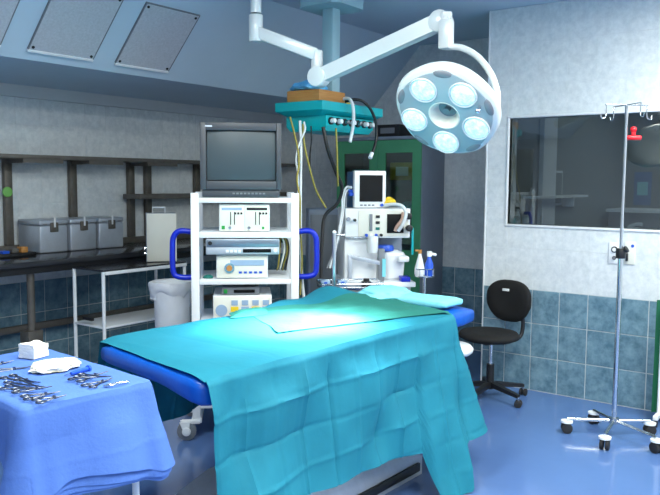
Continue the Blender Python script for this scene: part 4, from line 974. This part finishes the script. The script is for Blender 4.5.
for k, a in enumerate((0, 90, 180, 270)):
    dr_ = Matrix.Rotation(math.radians(a+12), 3, 'Z') @ camr; R2 = .135
    B().tube([(0, 0, 2.01), dr_*R2*.96+Vector((0, 0, 2.01)), dr_*R2+Vector((0, 0, 2.0)), dr_*R2+Vector((0, 0, 1.945)), dr_*(R2+.012)+Vector((0, 0, 1.93)), dr_*(R2+.03)+Vector((0, 0, 1.93)), dr_*(R2+.035)+Vector((0, 0, 1.95))], 0.0033, n=8, sub=3).build('hook', m_chrome, iv, ang=80)
kz = dep(624, 252, IVD).z
kb = B().cyl((0, 0, kz-.03), (0, 0, kz+.03), .03, n=16).build('clamp_collar', m_black, iv, bevel=.004)
B().cyl((0, 0, kz), tuple(camr*.03+Vector((-.02, 0, kz+.02))), .012, n=10).cyl(tuple(camr*.03+Vector((-.02, 0, kz+.022))), tuple(camr*.045+Vector((-.03, 0, kz+.03))), .022, n=12).build('clamp_knob', m_black, kb, bevel=.003)
rz_ = dep(638, 138, IVD).z
rc = B().cyl(tuple(camr*.008+Vector((0, 0, rz_-.008))), tuple(camr*.092+Vector((0, 0, rz_-.008))), .014, n=14).build('red_clamp', m_red, iv, bevel=.004)
B().cyl(tuple(camr*.045+Vector((0, 0, rz_))), tuple(camr*.045+Vector((0, 0, rz_+.04))), .013, n=12).ball(tuple(camr*.045+Vector((0, 0, rz_+.04))), .019).build('red_knob', m_red, rc)

# ------------------------------------------------------------------ wall panels, curtain screen
def wall_panel(u0, u1, v0, v1, label, kind):
    a, c = on(u0, v1, 0, XR-.004), on(u1, v0, 0, XR-.004)
    o = thing('wall_outlet', label, 'outlet', (XR-.0035, (a.y+c.y)/2, a.z)); wd, ht = abs(a.y-c.y), c.z-a.z
    B().bb(-.008, 0, -wd/2, wd/2, 0, ht).build('cover_plate', m_cream if kind else m_white, o, bevel=.002)
    if kind == 0:
        for zz, rr in ((ht*.66, .022), (ht*.27, .013)):
            s_ = B().cyl((-.008, 0, zz), (-.014, 0, zz), rr, n=24).build('socket_ring', m_black, o); B().cyl((-.013, 0, zz), (-.018, 0, zz), rr*.62, n=20).build('socket_face', m_white if rr > .02 else m_grey, s_)
    else:
        B().cyl((-.008, -wd*.25, ht*.82), (-.011, -wd*.25, ht*.82), .011, n=16).build('indicator', m_bluecap, o); B().bb(-.03, -.008, wd*.1, wd*.3, ht*.15, ht*.5).build('plug', m_black, o, bevel=.004)
wall_panel(608.5, 621, 242.5, 263.2, 'white wall plate with two round sockets on the window wall', 0)
wall_panel(624, 636, 242, 264, 'cream wall plate with blue dot behind the drip stand pole', 1)
cs_ = on(655.5, 400, 0, 5.06)
cu = thing('privacy_screen', 'green curtain on a white tube frame beside the drip stand', 'screen', (cs_.x+.02, cs_.y-.02, 0))
B().cyl((0, 0, .06), (0, 0, .78), .014, n=12).build('post', m_white, cu); B().cyl((.0, -.75, .06), (0, -.75, .78), .014, n=12).build('post', m_white, cu)
B().cyl((0, .0, .775), (0, -.75, .775), .012, n=12).build('top_bar', m_white, cu)
for y in (0, -.75): B().bb(-.1, .1, y-.015, y+.015, .045, .075).build('foot', m_white, cu, bevel=.004); 
for y in (0, -.75):
    for x in (-.085, .085): B().cyl((x, y-.01, .023), (x, y+.01, .023), .022, n=14).build('caster', m_rubber, cu)
R_ = []
for i in range(90):
    s = i/89; R_.append([(.03+.02*math.sin(s*44)*(.4+.6*j/10)+.008*nz(s*6, j*.3), .05+.004*(j/10)-.82*s, .80-.74*j/10) for j in range(11)])
grid_mesh('curtain', R_, m_gcurtain, cu, ang=80)

# ------------------------------------------------------------------ next room beyond the glass
o = struct(B().bb(on(543, 180, 1, 2.24).x, on(556, 180, 1, 2.24).x, 2.24, YC-.162, 0, CEIL).build('column_next_room', m_white, smooth=False))
o = thing('counter_cabinet', 'grey counter unit with pale top edge seen through the observation window', 'cabinet', (7.95, 1.7, 0)); B().bb(-.25, .25, -.8, .5, 0, 1.26).build('body', m_nr, o); B().bb(-.28, .25, -.82, .52, 1.26, 1.29).build('worktop', m_white, o)
B().bb(-.262, -.25, -.75, -.2, .1, 1.2).build('door', m_grey, o); B().bb(-.262, -.25, -.15, .45, .1, 1.2).build('door', m_grey, o)
o = thing('white_bottle', 'white bottle on the sill inside the observation window', 'bottle', (XR+.09, 2.22, WIN[2]+.0005)); B().lathe([(.018, 0), (.02, .01), (.02, .06), (.009, .08), (.009, .095)], n=18).build('bottle_body', m_white, o); B().cyl((0, 0, .095), (0, 0, .11), .011, n=12).build('cap', m_white, o)
hp = on(637, 228, 0, XR+.09)
o = thing('tape_dispenser', 'small white curved object on the sill inside the observation window', 'object', (XR+.09, hp.y, WIN[2]+.0005)); B().tube([(0, .06, .006), (0, .03, .02), (0, .0, .03), (0, -.035, .028)], .012, n=10).build('curved_body', m_white, o); B().bb(-.02, .02, -.01, .06, 0, .006).build('foot', m_white, o)
o = thing('wall_picture', 'white framed notice on the side wall of the next room', 'picture', (6.4, YC-.162, 1.5)); B().bb(-.12, .12, -.012, 0, -.15, .15).build('frame', m_white, o); B().bb(-.1, .1, -.015, -.011, -.13, .13).build('sheet', m_nr, o)
sa_, sb_ = on(531, 197, 1, 2.12), on(580, 197, 1, 2.12)
o = thing('wall_shelf', 'narrow white shelf on the side wall of the next room', 'shelf', (sb_.x, YC-.162, sa_.z)); B().bb(sa_.x-sb_.x+.25, .35, -.12, 0, -.02, 0).build('board', m_white, o)
B().bb(.0, .03, -.1, 0, -.1, -.02).build('bracket', m_white, o)
p0 = on(633, 205, 0, 8.59); p1 = on(652, 172, 0, 8.59)
o = thing('wall_poster', 'blue poster on the far wall of the next room', 'poster', (8.598, (p0.y+p1.y)/2, p0.z)); B().bb(-.004, 0, (p1.y-p0.y)/2, (p0.y-p1.y)/2, 0, p1.z-p0.z).build('sheet', mat('poster_blue', srgb(70, 110, 170), .6, var=.1, scale=14), o)
B().bb(-.006, -.003, (p1.y-p0.y)*.3, (p0.y-p1.y)*.3, (p1.z-p0.z)*.3, (p1.z-p0.z)*.7).build('printed_field', m_ltdrape, o)
o = thing('ceiling_light', 'small unseen ceiling light added to brighten the dim next room', 'light', (7.2, .9, CEIL)); B().bb(-.3, .3, -.15, .15, -.03, -.0005).build('housing', m_white, o); B().bb(-.28, .28, -.13, .13, -.034, -.0305).build('diffuser', m_fluor, o)  # added fill light, lifts the white column behind the glass
ld = bpy.data.lights.new('fixture_light', 'AREA'); ld.shape = 'RECTANGLE'; ld.size = .55; ld.size_y = .25; ld.energy = 22; ld.color = LAMP_COL
lo = bpy.data.objects.new('fixture_light', ld); COL.objects.link(lo); lo.location = (0, 0, -.05); lo.parent = o
